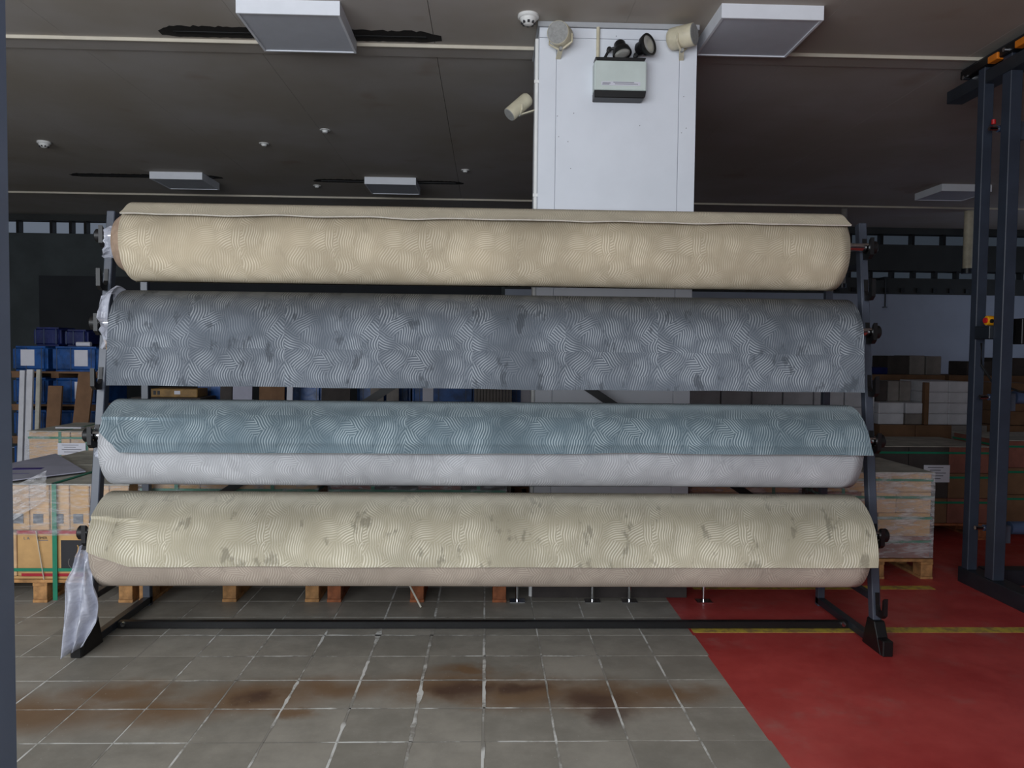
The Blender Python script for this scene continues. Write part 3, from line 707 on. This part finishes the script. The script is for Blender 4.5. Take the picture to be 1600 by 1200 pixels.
def load(name, x0, x1, y0, y1, z0, tiers, label, mats, straps=True, wrap=True, vstr=(), seed=1, top=None, film='wrap'):
    """tiers: list of (height, carton count across, rows deep)"""
    rnd = random.Random(seed)
    th = thing(name, ((x0+x1)/2, (y0+y1)/2, z0), label, 'carton load', 'strapped carton loads on pallets')
    z = z0; bands = []
    for (h, nxx, ny) in tiers:
        for i in range(nxx):
            for j in range(ny):
                a0 = x0+(x1-x0)*i/nxx; a1 = x0+(x1-x0)*(i+1)/nxx; b0 = y0+(y1-y0)*j/ny; b1 = y0+(y1-y0)*(j+1)/ny
                e = rnd.uniform(.001, .005)
                obj('carton', g_rng(a0+e, a1-e, b0+rnd.uniform(0, .008), b1-.003, z+.001, z+h-.002), rnd.choice(mats), th, .004)
        z += h; bands.append(z)
    if top: obj('top_sheet', g_rng(x0-.01, x1+.01, y0-.01, y1+.01, z, z+.006), top, th)
    if straps:
        for zz in bands:
            hh = .018; zc = zz-.045 if zz != bands[-1] else zz-.06
            obj('strap', join(g_rng(x0-.004, x1+.004, y0-.005, y0-.001, zc, zc+hh), g_rng(x0-.004, x1+.004, y1+.001, y1+.005, zc, zc+hh),
                              g_rng(x0-.004, x0-.001, y0-.003, y1+.003, zc, zc+hh), g_rng(x1+.001, x1+.004, y0-.003, y1+.003, zc, zc+hh)), 'strap', th)
        for xs in vstr:
            obj('strap', join(g_rng(xs-.011, xs+.011, y0-.008, y0-.005, z0+.004, z+.008), g_rng(xs-.011, xs+.011, y0-.008, y1+.008, z+.006, z+.010),
                              g_rng(xs-.011, xs+.011, y1+.005, y1+.008, z0+.004, z+.008)), 'strap', th)
    if wrap:
        n = 26; v, f = [], []; per = []
        for k in range(n): per.append((x0-.012+(x1-x0+.024)*k/n, y0-.014))
        for k in range(n//2): per.append((x1+.012, y0-.014+(y1-y0+.028)*k/(n//2)))
        for k in range(n): per.append((x1+.012-(x1-x0+.024)*k/n, y1+.014))
        for k in range(n//2): per.append((x0-.012, y1+.014-(y1-y0+.028)*k/(n//2)))
        rows = 16; m_ = len(per)
        for i in range(rows+1):
            zz = z0+.01+(z+.004-z0-.01)*i/rows
            for (x, y) in per: v.append((x, y-.005*noise.noise(Vector((x*9, zz*14, y*3+seed))), zz))
        for i in range(rows):
            for k in range(m_): f.append((i*m_+k, i*m_+(k+1) % m_, (i+1)*m_+(k+1) % m_, (i+1)*m_+k))
        obj('stretch_film', (v, f), film, th, smooth=True)
    return th
def paper(parent, x0, x1, y, z0, z1, lines=5):
    p_ = obj('paper_label', g_rng(x0, x1, y-.003, y-.0005, z0, z1), 'paper', parent)
    for k in range(lines):
        z = z1-(z1-z0)*(k+1)/(lines+1.2); w_ = (x1-x0)
        obj('print_line', g_rng(x0+w_*(.15+.08*(k % 2)), x1-w_*(.15+.1*((k+1) % 3)), y-.0042, y-.0029, z, z+(z1-z0)*.05), 'ink_grey', p_)
    return p_
# front row on the left
pallet(-3.36, -2.215, 4.90, 5.70, 'wooden pallet at the far left under the red striped cartons')
LA = load('carton_load', -3.34, -2.235, 4.90, 5.69, .147, [(.02, 1, 1)], 'film wrapped carton load with red striped box at far left', ['card'], False, False)
CARTS = [(-3.34, -2.93, .167, .44, 'card2'), (-2.925, -2.40, .167, .455, 'card'), (-2.395, -2.235, .167, .44, 'card2')]
for i, (x0, x1, z0, z1, m) in enumerate(CARTS): obj('carton', g_rng(x0, x1, 4.905, 5.68, z0, z1), m, LA, .004)
n = 9; 
for i in range(n):
    x0 = -3.34+(1.105)*i/n
    ct = obj('carton', g_rng(x0+.003, x0+1.105/n-.003, 4.907+.004*(i % 2), 5.68, .457, .742), 'card2' if i % 3 else 'card', LA, .004)
    obj('swatch', g_rng(x0+.025, x0+.025+.06, 4.9035, 4.908, .50, .56), 'tile_grey', ct)
rc = [o for o in LA.children if o.name.startswith('carton')][2]
obj('red_band', g_rng(-2.925, -2.40, 4.902, 4.906, .435, .455), 'red_print', rc)
obj('red_band', g_rng(-2.90, -2.40, 4.902, 4.906, .167, .185), 'red_print', rc)
bp = obj('black_panel', g_rng(-2.655, -2.475, 4.9015, 4.9055, .21, .395), 'ink', rc)
def ribbon(pts, w_, y): 
    return join(*[g_prism([(p[0]-w_/2, p[1]), (p[0]+w_/2, p[1]), (q[0]+w_/2, q[1]), (q[0]-w_/2, q[1])] if abs(q[1]-p[1]) > abs(q[0]-p[0]) else
                          [(p[0], p[1]-w_/2), (q[0], q[1]-w_/2), (q[0], q[1]+w_/2), (p[0], p[1]+w_/2)], 'y', y-.0012, y) for p, q in zip(pts[:-1], pts[1:])])
gx, gz = -2.565, .29
obj('gold_motif', ribbon([(gx+.012, gz+.075), (gx+.018, gz+.06), (gx+.014, gz+.035), (gx+.006, gz+.012), (gx-.004, gz+.002), (gx+.008, gz-.002), (gx+.020, gz+.008), (gx+.034, gz+.018), (gx+.046, gz+.014), (gx+.046, gz+.004), (gx+.034, gz)], .006, 4.9012), 'gold', bp)
obj('ring_motif', ribbon([(gx+.0+.045*math.cos(k*.45+2.6), gz-.035+.045*math.sin(k*.45+2.6)) for k in range(10)], .003, 4.9012), 'card_grey', bp)
def text(parent, s, x, y, z, size, m):
    cu = bpy.data.curves.new('t', 'FONT'); cu.body = s; cu.size = size; cu.extrude = .0006
    to = bpy.data.objects.new('t', cu); COL.objects.link(to)
    me = bpy.data.meshes.new_from_object(to.evaluated_get(bpy.context.evaluated_depsgraph_get()))
    bpy.data.objects.remove(to); me.materials.clear(); me.materials.append(M[m])
    return link('lettering', me, parent, Vector((x, y, z))-origin(parent), (R(90), 0, 0))
text(rc, 'L A', -2.885, 4.9035, .398, .026, 'ink_grey'); text(rc, 'YIMER', -2.80, 4.9035, .402, .022, 'ink')
obj('print_line', g_rng(-2.80, -2.735, 4.9025, 4.9052, .392, .396), 'ink_grey', rc)
for (zc) in (.20,):
    obj('strap', g_rng(-3.345, -2.23, 4.893, 4.897, zc, zc+.02), 'strap', LA)
for xs in (-2.685, -3.1): obj('strap', join(g_rng(xs-.014, xs+.014, 4.885, 4.889, .02, .757), g_rng(xs-.014, xs+.014, 4.885, 5.70, .752, .757)), 'strap', LA)
obj('white_tie', g_bar((-2.80, 4.892, .455), (-2.755, 4.892, .15), .003, .010), 'offwhite', LA)
obj('top_sheet', g_rng(-3.35, -2.225, 4.892, 5.69, .743, .75), 'dusty', LA)
v, f = [], []; nu, nv = 60, 20
for i in range(nv+1):
    for k in range(nu+1):
        x = -3.36+1.14*k/nu; z = .43+.325*i/nv
        v.append((x, 4.878+.004*noise.noise(Vector((x*12, z*14, 2))), z))
for i in range(nv):
    for k in range(nu): p0 = i*(nu+1)+k; f.append((p0, p0+1, p0+nu+2, p0+nu+1))
obj('stretch_film', (v, f), 'wrap', LA, smooth=True)
# film pulled out to the left of this load
v, f = [], []
for i in range(21):
    for k in range(25):
        s_, t_ = k/24, i/20
        v.append((-3.34+.62*s_, 4.866+.022*math.sin(t_*26+s_*7+2*N(s_*4, t_*3))*(1-.7*s_), (.33+.33*s_**1.3)+(.22+.10*s_)*t_*(1-.75*s_)+.10*s_*t_))
for i in range(20):
    for k in range(24): p0 = i*25+k; f.append((p0, p0+1, p0+26, p0+25))
obj('film_tail', (v, f), 'film', LA, smooth=True)
# printed board lying on that load
bd = obj('printed_board', g_prism([(-3.42, 4.86), (-2.97, 4.88), (-2.69, 5.28), (-3.36, 6.15)], 'z', .765, .772), 'greyboard')
tag(bd, 'flat grey board with purple print lying on the left carton load', 'board')
obj('purple_mark', g_prism([(-3.25, 5.30), (-3.02, 5.34), (-3.04, 5.42), (-3.22, 5.40)], 'z', .772, .7728), 'purple', bd)
obj('purple_mark', g_prism([(-3.30, 5.05), (-3.0, 5.16), (-3.0, 5.175), (-3.30, 5.08)], 'z', .772, .7728), 'purple', bd)
# the two other front loads behind the rack
pallet(-2.185, -1.055, 4.915, 5.70, 'wooden pallet behind the left half of the rack, between two others')
load('carton_load', -2.17, -1.07, 4.93, 5.69, .147, [(.20, 3, 1), (.20, 3, 1), (.215, 3, 1)], 'film wrapped cartons with green straps behind the left half of the rack', ['card2', 'card_grey', 'card'], vstr=(-1.95, -1.35), seed=3, top='dusty')
pallet(-1.005, .135, 4.91, 5.70, 'wooden pallet behind the middle of the rack, left of the pillar', m='wood_red')
load('carton_load', -.99, .12, 4.93, 5.69, .147, [(.20, 4, 1), (.20, 4, 1), (.215, 4, 1)], 'film wrapped reddish cartons behind the rack, left of the pillar', ['card_red', 'card_red', 'card_dark'], vstr=(-.72, -.05), seed=4, top='dusty')
# second row
pallet(-3.36, -2.25, 5.78, 6.56, 'wooden pallet in the second row, behind the red striped cartons')
load('carton_load', -3.34, -2.26, 5.78, 6.55, .147, [(.29, 3, 1), (.30, 3, 1)], 'grey topped carton load behind the red striped cartons', ['card', 'card2'], wrap=False, seed=5, top='dusty')
# third row with the white notice
pallet(-3.87, -2.80, 6.62, 7.40, 'wooden pallet below the carton load with a white notice, left')
LB = load('carton_load', -3.84, -2.82, 6.62, 7.38, .147, [(.36, 3, 1), (.385, 3, 1)], 'film wrapped carton load with a white notice in front of the blue bales', ['card', 'card2'], vstr=(-3.58, -3.36), seed=6, top='dusty')
paper(LB, -3.59, -3.36, 6.600, .70, .80, 4)
for (x0, x1, y0, y1, lab) in ((-3.72, -3.50, 6.80, 6.86, 'pale strip of card lying on the load with the white notice'), (-3.40, -3.05, 7.29, 7.37, 'thin white offcut board at the back of the load with the white notice')):
    tag(obj('offcut', g_rng(x0, x1, y0, y1, .9005, .912), 'card_white', None, .002), lab, 'offcut', 'offcuts on the left load')
tag(obj('wood_offcut', g_rng(-3.50, -3.28, 7.18, 7.28, .9005, .935), 'wood', None, .003), 'short block of wood lying on the load with the white notice', 'offcut')

# blue bales on pallets, far left and behind the rack
def bale(x0, x1, z0, z1, label, y0=8.5, dark=False, lab=None, depth=.7):
    th = thing('blue_bale', ((x0+x1)/2, y0+depth/2, z0), label, 'bale', 'blue plastic wrapped bales')
    nx, nz = 16, 8; rnd = random.Random(1)
    v, f = g_rng(x0, x1, y0, y0+depth, z0, z1)
    bdy = obj('wrapped_body', (v, f), 'blue_dark' if dark else 'blue', th, .03, True, 3)
    for xs in (x0+(x1-x0)*.12, x0+(x1-x0)*.42, x0+(x1-x0)*.86):
        obj('cord', g_rng(xs-.004, xs+.004, y0-.004, y0+.002, z0+.02, z1-.02), 'tube_blue', th)
    if lab: paper(th, x0+(x1-x0)*lab[0], x0+(x1-x0)*lab[1], y0-.002, z0+(z1-z0)*.22, z0+(z1-z0)*.86, 0)
    return th
TZ = [(.12, .56), (.64, .92), (.985, 1.27), (1.34, 1.61)]
def slab_pallet(x0, x1, z0, z1, label):
    th = thing('wooden_pallet', ((x0+x1)/2, 8.85, z0), label, 'pallet', 'thin pallets between the blue bales')
    for y in (8.5, 8.78, 9.06): obj('deck_board', g_rng(x0, x1, y, y+.12, z1-.02, z1), 'card_brown', th)
    for x in (x0+.02, (x0+x1)/2-.04, x1-.10): obj('bearer', g_rng(x, x+.08, 8.5, 9.18, z0, z1-.02), 'card_brown', th)
for k, (z0, z1) in enumerate(TZ):
    nm = ('on the bottom tier', 'on the second tier', 'on the third tier', 'on the top tier')[k]
    bale(-5.10, -4.73, z0, z1, 'blue wrapped bale %s of the far left stack' % nm, lab=(.27, .66) if k == 3 else None)
    bale(-4.68, -4.19, z0, z1, 'blue wrapped bale %s of the stack beside the far left one' % nm, lab=(.50, .79) if k >= 2 else None)
for k, (z0, z1) in enumerate(((0, .12), (.56, .64), (.92, .985), (1.27, 1.34))):
    slab_pallet(-5.12, -4.17, z0, z1, 'thin wooden pallet under the far left blue bales, %s' % ('on the floor', 'lowest of three between tiers', 'middle of three between tiers', 'highest of three between tiers')[k])
bale(-5.02, -4.72, 1.612, 1.82, 'small dark blue bale on top of the far left stack', 8.75, True, None, .4)
bale(-4.71, -4.45, 1.612, 1.80, 'very dark blue bale beside the small one on top of the stack', 8.80, True, None, .4)
tag(obj('paper_roll', g_cyl((-4.47, 8.62, 1.637), (-4.32, 8.62, 1.637), .025, 14), 'paper', smooth=True), 'small white paper roll lying on a blue bale', 'paper roll')
BX = [(-3.14, -2.80, 'first'), (-2.20, -1.80, 'second'), (-1.42, -.84, 'third'), (-.82, -.14, 'fourth'), (.18, .52, 'fifth')]
for (x0, x1, nn) in BX:
    for k in range(3):
        z0, z1 = TZ[k]
        bale(x0, x1, z0 if k == 0 else TZ[k-1][1]+.004, z1, 'blue wrapped bale, %s, in the %s stack from the left behind the rack' % (('bottom one', 'middle one', 'top one')[k], nn), lab=(.17, .34) if (k == 2 and nn == 'fourth') else ((.55, .9) if k == 2 and nn == 'fifth' else None))
    slab_pallet(x0-.02, x1+.02, 0, .12, 'thin wooden pallet on the floor under the %s blue stack behind the rack' % nn)
def lean_board(x0, x1, h, m, label, y=8.1, dep=.03, lean=.10, tilt=0., cat='board', z0=0.):
    geo = [(x0, y), (x1, y)]
    v = []
    for (z, dy, dx) in ((z0, 0, 0), (h, lean, tilt)):
        v += [(x0+dx, y+dy, z), (x1+dx, y+dy, z), (x1+dx, y+dy+dep, z), (x0+dx, y+dy+dep, z)]
    f = [(0, 3, 2, 1), (4, 5, 6, 7), (0, 1, 5, 4), (1, 2, 6, 5), (2, 3, 7, 6), (3, 0, 4, 7)]
    return tag(obj('leaning_board', (v, f), m), label, cat, 'boards leaning on the blue bales')
lean_board(-4.58, -4.44, 1.20, 'card_brown', 'short brown board leaning on the blue bales, the left of two', tilt=.03)
lean_board(-4.36, -4.20, 1.34, 'card_brown', 'tall brown board leaning on the blue bales, the right of two', tilt=.12)
lean_board(-4.72, -4.66, 1.37, 'card_white', 'tall white profile board leaning at the far left of the bales', y=8.02)
lean_board(-4.64, -4.60, 1.37, 'dusty', 'narrow grey board standing between two white profile boards', y=8.05)
lean_board(-4.79, -4.74, 1.36, 'card_white', 'leftmost white profile board leaning on the bales', y=8.02)
# things seen in the gap between second and third roll
yb = thing('gold_box', (-3.18, 8.0, 1.08), 'long gold coloured box with a white sticker seen between two rolls', 'box')
obj('body', g_rng(-3.43, -2.95, 8.0, 8.3, 1.105, 1.19), 'box_gold', yb, .006)
obj('sticker', g_rng(-3.18, -3.12, 7.996, 8.001, 1.135, 1.17), 'paper', yb)
for x in (-3.39, -3.35): obj('black_mark', g_rng(x, x+.025, 7.996, 8.001, 1.13, 1.17), 'ink', yb)
lower = obj('box_stack', g_rng(-3.60, -2.90, 7.95, 8.4, 0, 1.104), 'card_dark', None, .006); tag(lower, 'tall dark carton under the long gold box', 'carton')
lean_board(-2.80, -2.68, 1.30, 'card_dark', 'dark grey board behind the rack right of the gold box', y=8.15)
lean_board(-2.66, -2.46, 1.30, 'greyboard', 'pale grey printed board behind the rack', y=8.12)
lean_board(-2.38, -2.12, 1.30, 'card_brown', 'wide brown board behind the rack', y=8.10)
lean_board(-2.10, -2.04, 1.30, 'paper', 'narrow white board behind the rack between brown and blue', y=8.12)
lean_board(-1.74, -1.44, 1.30, 'card_dark', 'wide dark board behind the rack', y=8.12)
lean_board(-1.24, -1.10, 1.30, 'card_grey', 'left grey board behind the diagonal brace of the rack', y=8.2)
lean_board(-1.07, -.94, 1.30, 'card_grey', 'right grey board behind the diagonal brace of the rack', y=8.2)
for k in range(12):
    x = -.14+.034*k
    tag(obj('profile_strip', g_rng(x, x+.030, 8.3, 8.34, 0, 1.24), 'card_grey', None, .003), 'grey profile strip standing upright in a tight row behind the rack', 'strip', 'grey profile strips behind the rack')
lean_board(.62, .68, 1.30, 'card_grey', 'grey board standing just left of the pillar in the distance', y=8.3)

# right side loads
pallet(1.45, 2.25, 5.45, 6.25, 'wooden pallet right of the pillar behind the rack')
load('carton_load', 1.46, 2.24, 5.46, 6.24, .147, [(.15, 2, 1), (.16, 2, 1), (.16, 2, 1), (.16, 2, 1)], 'film wrapped carton load right of the pillar behind the rack', ['card_red', 'card_grey', 'card2'], vstr=(2.05,), seed=11, top='dusty', film='film')
pallet(2.42, 3.22, 5.44, 6.24, 'wooden pallet just right of the rack')
LR = load('carton_load', 2.43, 3.20, 5.45, 6.23, .147, [(.16, 2, 1), (.17, 2, 1), (.15, 3, 1), (.14, 2, 1)], 'film wrapped carton load with green straps just right of the rack', ['card2', 'card_red', 'card'], vstr=(2.55,), seed=12, top='dusty', film='film')
pallet(3.30, 4.40, 6.62, 7.4, 'wooden pallet deep in the shade behind the load right of the rack', m='wood_red')
LC = load('carton_load', 3.31, 4.39, 6.62, 7.39, .147, [(.22, 3, 1), (.22, 3, 1), (.23, 3, 1)], 'reddish carton load with a white notice, behind the load right of the rack', ['card_red', 'card_dark', 'card_brown'], wrap=False, seed=13, top='dusty')
paper(LC, 3.80, 4.03, 6.612, .51, .66, 5)
pallet(2.20, 3.25, 6.70, 7.45, 'wooden pallet behind the rack at right, in the second row', m='wood_red')
load('carton_load', 2.21, 3.24, 6.70, 7.44, .147, [(.22, 3, 1), (.22, 3, 1), (.24, 3, 1)], 'dark carton load in the second row behind the right end of the rack', ['card_brown', 'card_dark'], wrap=False, seed=14, top='dusty')
pallet(4.55, 5.6, 6.7, 7.45, 'wooden pallet behind the tall steel frame at right', m='wood_red')
load('carton_load', 4.56, 5.59, 6.70, 7.44, .147, [(.24, 3, 1), (.24, 3, 1), (.24, 3, 1)], 'brown carton load behind the tall steel frame at right', ['card_brown', 'card_red'], wrap=False, seed=15, top='dusty')
# white cartons stacked on a long low base
for i, (x0, x1) in enumerate(((1.45, 2.75), (2.8, 4.08), (4.12, 5.3), (5.35, 6.5))):
    pallet(x0, x1, 8.02, 8.8, 'wooden pallet number %s from the pillar under the white cartons' % ('one', 'two', 'three', 'four')[i])
    load('carton_load', x0+.01, x1-.01, 8.03, 8.79, .147, [(.24, 3, 1), (.24, 3, 1), (.255, 3, 1)], 'brown carton load, %s from the pillar, carrying white cartons' % ('first', 'second', 'third', 'fourth')[i], ['card_brown', 'card_grey'], straps=False, wrap=False, seed=20+i)
def white_carton(x0, x1, z0, z1, m, label, y0=8.06, d_=.6):
    tag(obj('carton', g_rng(x0, x1, y0, y0+d_, z0, z1), m, None, .006), label, 'carton', 'cartons on top of the far right loads')
ZB = .884
wx = [1.47, 1.80, 2.13, 2.46, 2.79, 3.12, 3.45, 3.78]
for k, x in enumerate(wx):
    for j in range(2):
        white_carton(x+.006, x+.322, ZB+j*.175, ZB+j*.175+.172, 'card_white', 'white carton, %s layer, %s from the pillar in the far right row' % (('lower', 'upper')[j], ('first', 'second', 'third', 'fourth', 'fifth', 'sixth', 'seventh', 'eighth')[k]), 8.1)
for j in range(2): white_carton(4.13, 4.40, ZB+.115*j, ZB+.115*j+.113, 'card_white', '%s white carton left in the low pair before the tall white stack' % ('lower', 'upper')[j])
for j in range(2): white_carton(4.42, 4.60, ZB+.115*j, ZB+.115*j+.113, ('card_grey', 'card_white')[j], '%s carton right in the low pair before the tall white stack' % ('lower', 'upper')[j])
for k in range(3): white_carton(4.22+.13*k, 4.34+.13*k, ZB+.23, ZB+.45, ('card_dark', 'card_grey', 'card_grey')[k], 'upright film wrapped carton, %s of three beside the tall white stack' % ('left', 'middle', 'right')[k], 8.3, .3)
for j in range(4):
    for k in range(2):
        white_carton(4.665+.215*k, 4.665+.215*k+.212, ZB+.115*j, ZB+.115*j+.113, 'card_white', '%s carton of the tall white stack, %s column' % (('bottom', 'second lowest', 'second highest', 'top')[j], ('left', 'right')[k]))
tag(obj('wood_post', g_rng(4.61, 4.655, 8.04, 8.10, ZB, 1.33), 'card_brown', None, .003), 'brown wooden post at the left edge of the tall white stack', 'post')
for j in range(3): white_carton(5.40, 5.80, ZB+.15*j, ZB+.15*j+.148, 'card_brown', '%s brown carton behind the tall steel frame' % ('bottom', 'middle', 'top')[j])
# last row against the pale wall
for i, (x0, x1) in enumerate(((4.6, 5.7), (5.75, 6.9))):
    tag(obj('carton_block', g_rng(x0, x1, 9.5, 10.2, 0, 1.375), 'card_brown', None, .008), 'big brown carton block by the pale wall, %s of two' % ('left', 'right')[i], 'carton')
for (x0, x1, z1, m, lab) in ((4.99, 5.26, 1.61, 'card_dark', 'dark box on the far brown block, left of the grey ones'), (5.27, 5.46, 1.615, 'card_grey', 'left grey box on the far brown block'), (5.48, 5.67, 1.61, 'card_grey', 'right grey box on the far brown block'),
                             (6.0, 6.35, 1.55, 'card_dark', 'dark box on the right far block behind the steel frame'), (6.40, 6.80, 1.60, 'card_dark', 'second dark box on the right far block behind the steel frame')):
    tag(obj('box', g_rng(x0, x1, 9.55, 9.95, 1.376, z1), m, None, .006), lab, 'box', 'boxes on the far brown blocks')
tag(obj('blue_box', g_rng(4.64, 4.98, 9.52, 9.95, 1.376, 1.465), 'blue_dark', None, .01), 'low blue box on the far brown block beside the dark box', 'box')
dc = thing('duct', (6.86, 11.0, 2.80), 'pale vertical pipe hanging from the far ceiling by the steel frame', 'pipe')
obj('pipe', g_cyl((6.86, 11, 2.86), (6.86, 11, HC), .062, 20), 'cream', dc, smooth=True)
obj('collar', g_cyl((6.86, 11, 2.80), (6.86, 11, 2.87), .075, 20), 'dark_steel', dc, smooth=True)
dc = thing('duct', (5.05, 11.0, 2.80), 'pale vertical pipe hanging from the far ceiling just right of the carpet rack', 'pipe')
obj('pipe', g_cyl((5.05, 11, 2.62), (5.05, 11, HC), .045, 20), 'card_grey', dc, smooth=True)
obj('collar', g_cyl((5.05, 11, 2.57), (5.05, 11, 2.63), .06, 20), 'dark_steel', dc, smooth=True)
hr = thing('hanging_rod', (6.35, 12.3, 2.39), 'thin dark rod hanging from the far ceiling before the pale wall', 'rod')
obj('rod', g_cyl((6.35, 12.3, 2.39), (6.35, 12.3, 2.86), .012, 10), 'dark_steel', hr); obj('end_plate', g_cyl((6.35, 12.3, 2.38), (6.35, 12.3, 2.392), .04, 14), 'dark_steel', hr)
obj('bracket', g_rng(6.32, 6.38, 12.28, 12.56, 2.84, 2.87), 'dark_steel', hr)

# ------------------------------------------------------------------ chrome stands in front of the pillar
def stand(x0, x1, label):
    th = thing('chrome_stand', ((x0+x1)/2, 4.94, 0), label, 'stand', 'low chrome stands at the pillar foot')
    for x in (x0, x1):
        obj('foot_plate', g_rng(x-.05, x+.05, 4.90, 4.975, 0, .006), 'chrome', th, .001)
        obj('leg', g_cyl((x, 4.94, .004), (x, 4.94, .40), .012, 14), 'chrome', th, smooth=True)
    obj('top_bar', g_cyl((x0, 4.94, .40), (x1, 4.94, .40), .012, 14), 'chrome', th, smooth=True)
    obj('lower_bar', g_cyl((x0, 4.94, .115), (x0+(x1-x0)*.3, 4.94, .115), .008, 10), 'chrome', th, smooth=True)
stand(.205, .69, 'low chrome stand with round legs at the left of the pillar foot')
stand(.93, 1.415, 'low chrome stand with round legs at the right of the pillar foot')
tag(obj('strapping_offcut', g_bar((-.40, 4.80, .006), (-.495, 4.86, .16), .004, .012), 'offwhite'), 'white plastic strap end sticking out below the lowest roll', 'strap')

# ------------------------------------------------------------------ tall steel frame at right
mc = thing('roller_machine', (3.46, 5.15, 0), 'tall dark steel frame machine at the right edge with roller shafts', 'machine')
obj('base_beam', g_rng(3.375, 3.50, 3.4, 5.40, 0, .11), 'dark_steel', mc, .004)
obj('base_cross_beam', g_rng(3.52, 5.6, 5.28, 5.40, 0, .11), 'dark_steel', mc, .004)
obj('upright', g_rng(3.385, 3.465, 5.03, 5.12, .11, 3.62), 'machine', mc, .004)
obj('upright', g_rng(3.375, 3.445, 5.29, 5.36, .11, 3.60), 'machine', mc, .004)
obj('top_beam', g_rng(3.38, 3.50, 3.6, 5.74, 3.47, 3.56), 'dark_steel', mc, .004)
ca = obj('top_carriage', g_rng(3.36, 3.44, 4.2, 5.55, 3.58, 3.64), 'black', mc, .006)
obj('track_cover', g_rng(3.40, 3.52, 3.8, 5.60, 3.645, 3.67), 'dark_steel', ca, .003)
for (y0, y1) in ((5.12, 5.22), (4.80, 4.95)): obj('orange_block', g_rng(3.345, 3.40, y0, y1, 3.575, 3.62), 'orange', ca, .004)
for (y, z) in ((5.48, 3.575), (5.05, 3.605)): obj('bolt', g_cyl((3.34, y, z), (3.38, y, z), .014, 12), 'chrome', ca)
obj('middle_beam', g_rng(3.36, 5.4, 5.12, 5.28, 1.725, 1.815), 'dark_steel', mc, .004)
obj('clamp_plate', g_rng(3.50, 3.57, 5.00, 5.125, 1.69, 1.86), 'black', mc, .004)
hd = obj('handle', g_lathe((3.365, 5.17, 1.85), (3.50, 5.17, 1.845), [(0, .026), (.004, .032), (.03, .034), (.13, .031), (.135, .028)], 20), 'yellow', mc, smooth=True)
obj('red_button', g_cyl((3.352, 5.165, 1.85), (3.366, 5.165, 1.85), .018, 16), 'redp', hd, smooth=True)
obj('hole', g_cyl((3.385, 5.133, 1.845), (3.385, 5.142, 1.845), .014, 14), 'black', hd)
for z in (.43, 1.33, 3.14):
    sh = obj('roller_shaft', g_cyl((3.42, 5.20, z), (5.4, 5.20, z), .022, 14), 'tube_blue', mc, smooth=True)
    obj('shaft_end', g_cyl((3.36, 5.20, z), (3.425, 5.20, z), .014, 12), 'chrome', sh, smooth=True)
    obj('collar', g_rng(3.50, 3.56, 5.12, 5.25, z-.09, z+.03), 'steel', sh, .003)
    if z < 2: obj('roller', g_cyl((3.60, 5.20, z-.0), (5.3, 5.20, z-.0), .045, 20), 'tube_blue', sh, smooth=True)
obj('red_tip', g_cyl((3.39, 5.20, 3.17), (3.39, 5.20, 3.20), .014, 10), 'redp', mc)
obj('cable', g_tube([(3.415, 5.285, 1.70), (3.41, 5.27, 1.55), (3.44, 5.2, 1.44), (3.50, 5.01, 1.38), (3.60, 4.99, 1.36), (3.75, 5.0, 1.40), (3.95, 5.05, 1.5)], .007, 8), 'rubber', mc, smooth=True)

# post of another frame at the left edge of the picture, close to the camera
lf = thing('steel_post', (-1.455, 2.25, 0), 'dark blue grey steel post close by at the left edge', 'post')
obj('upright', g_rng(-1.525, -1.391, 2.20, 2.32, .012, 3.5), 'near_post', lf, .005)
obj('foot_plate', g_rng(-1.61, -1.35, 2.13, 2.39, 0, .012), 'dark_steel', lf, .002)
obj('top_plate', g_rng(-1.57, -1.39, 2.17, 2.35, 3.5, 3.512), 'dark_steel', lf, .002)
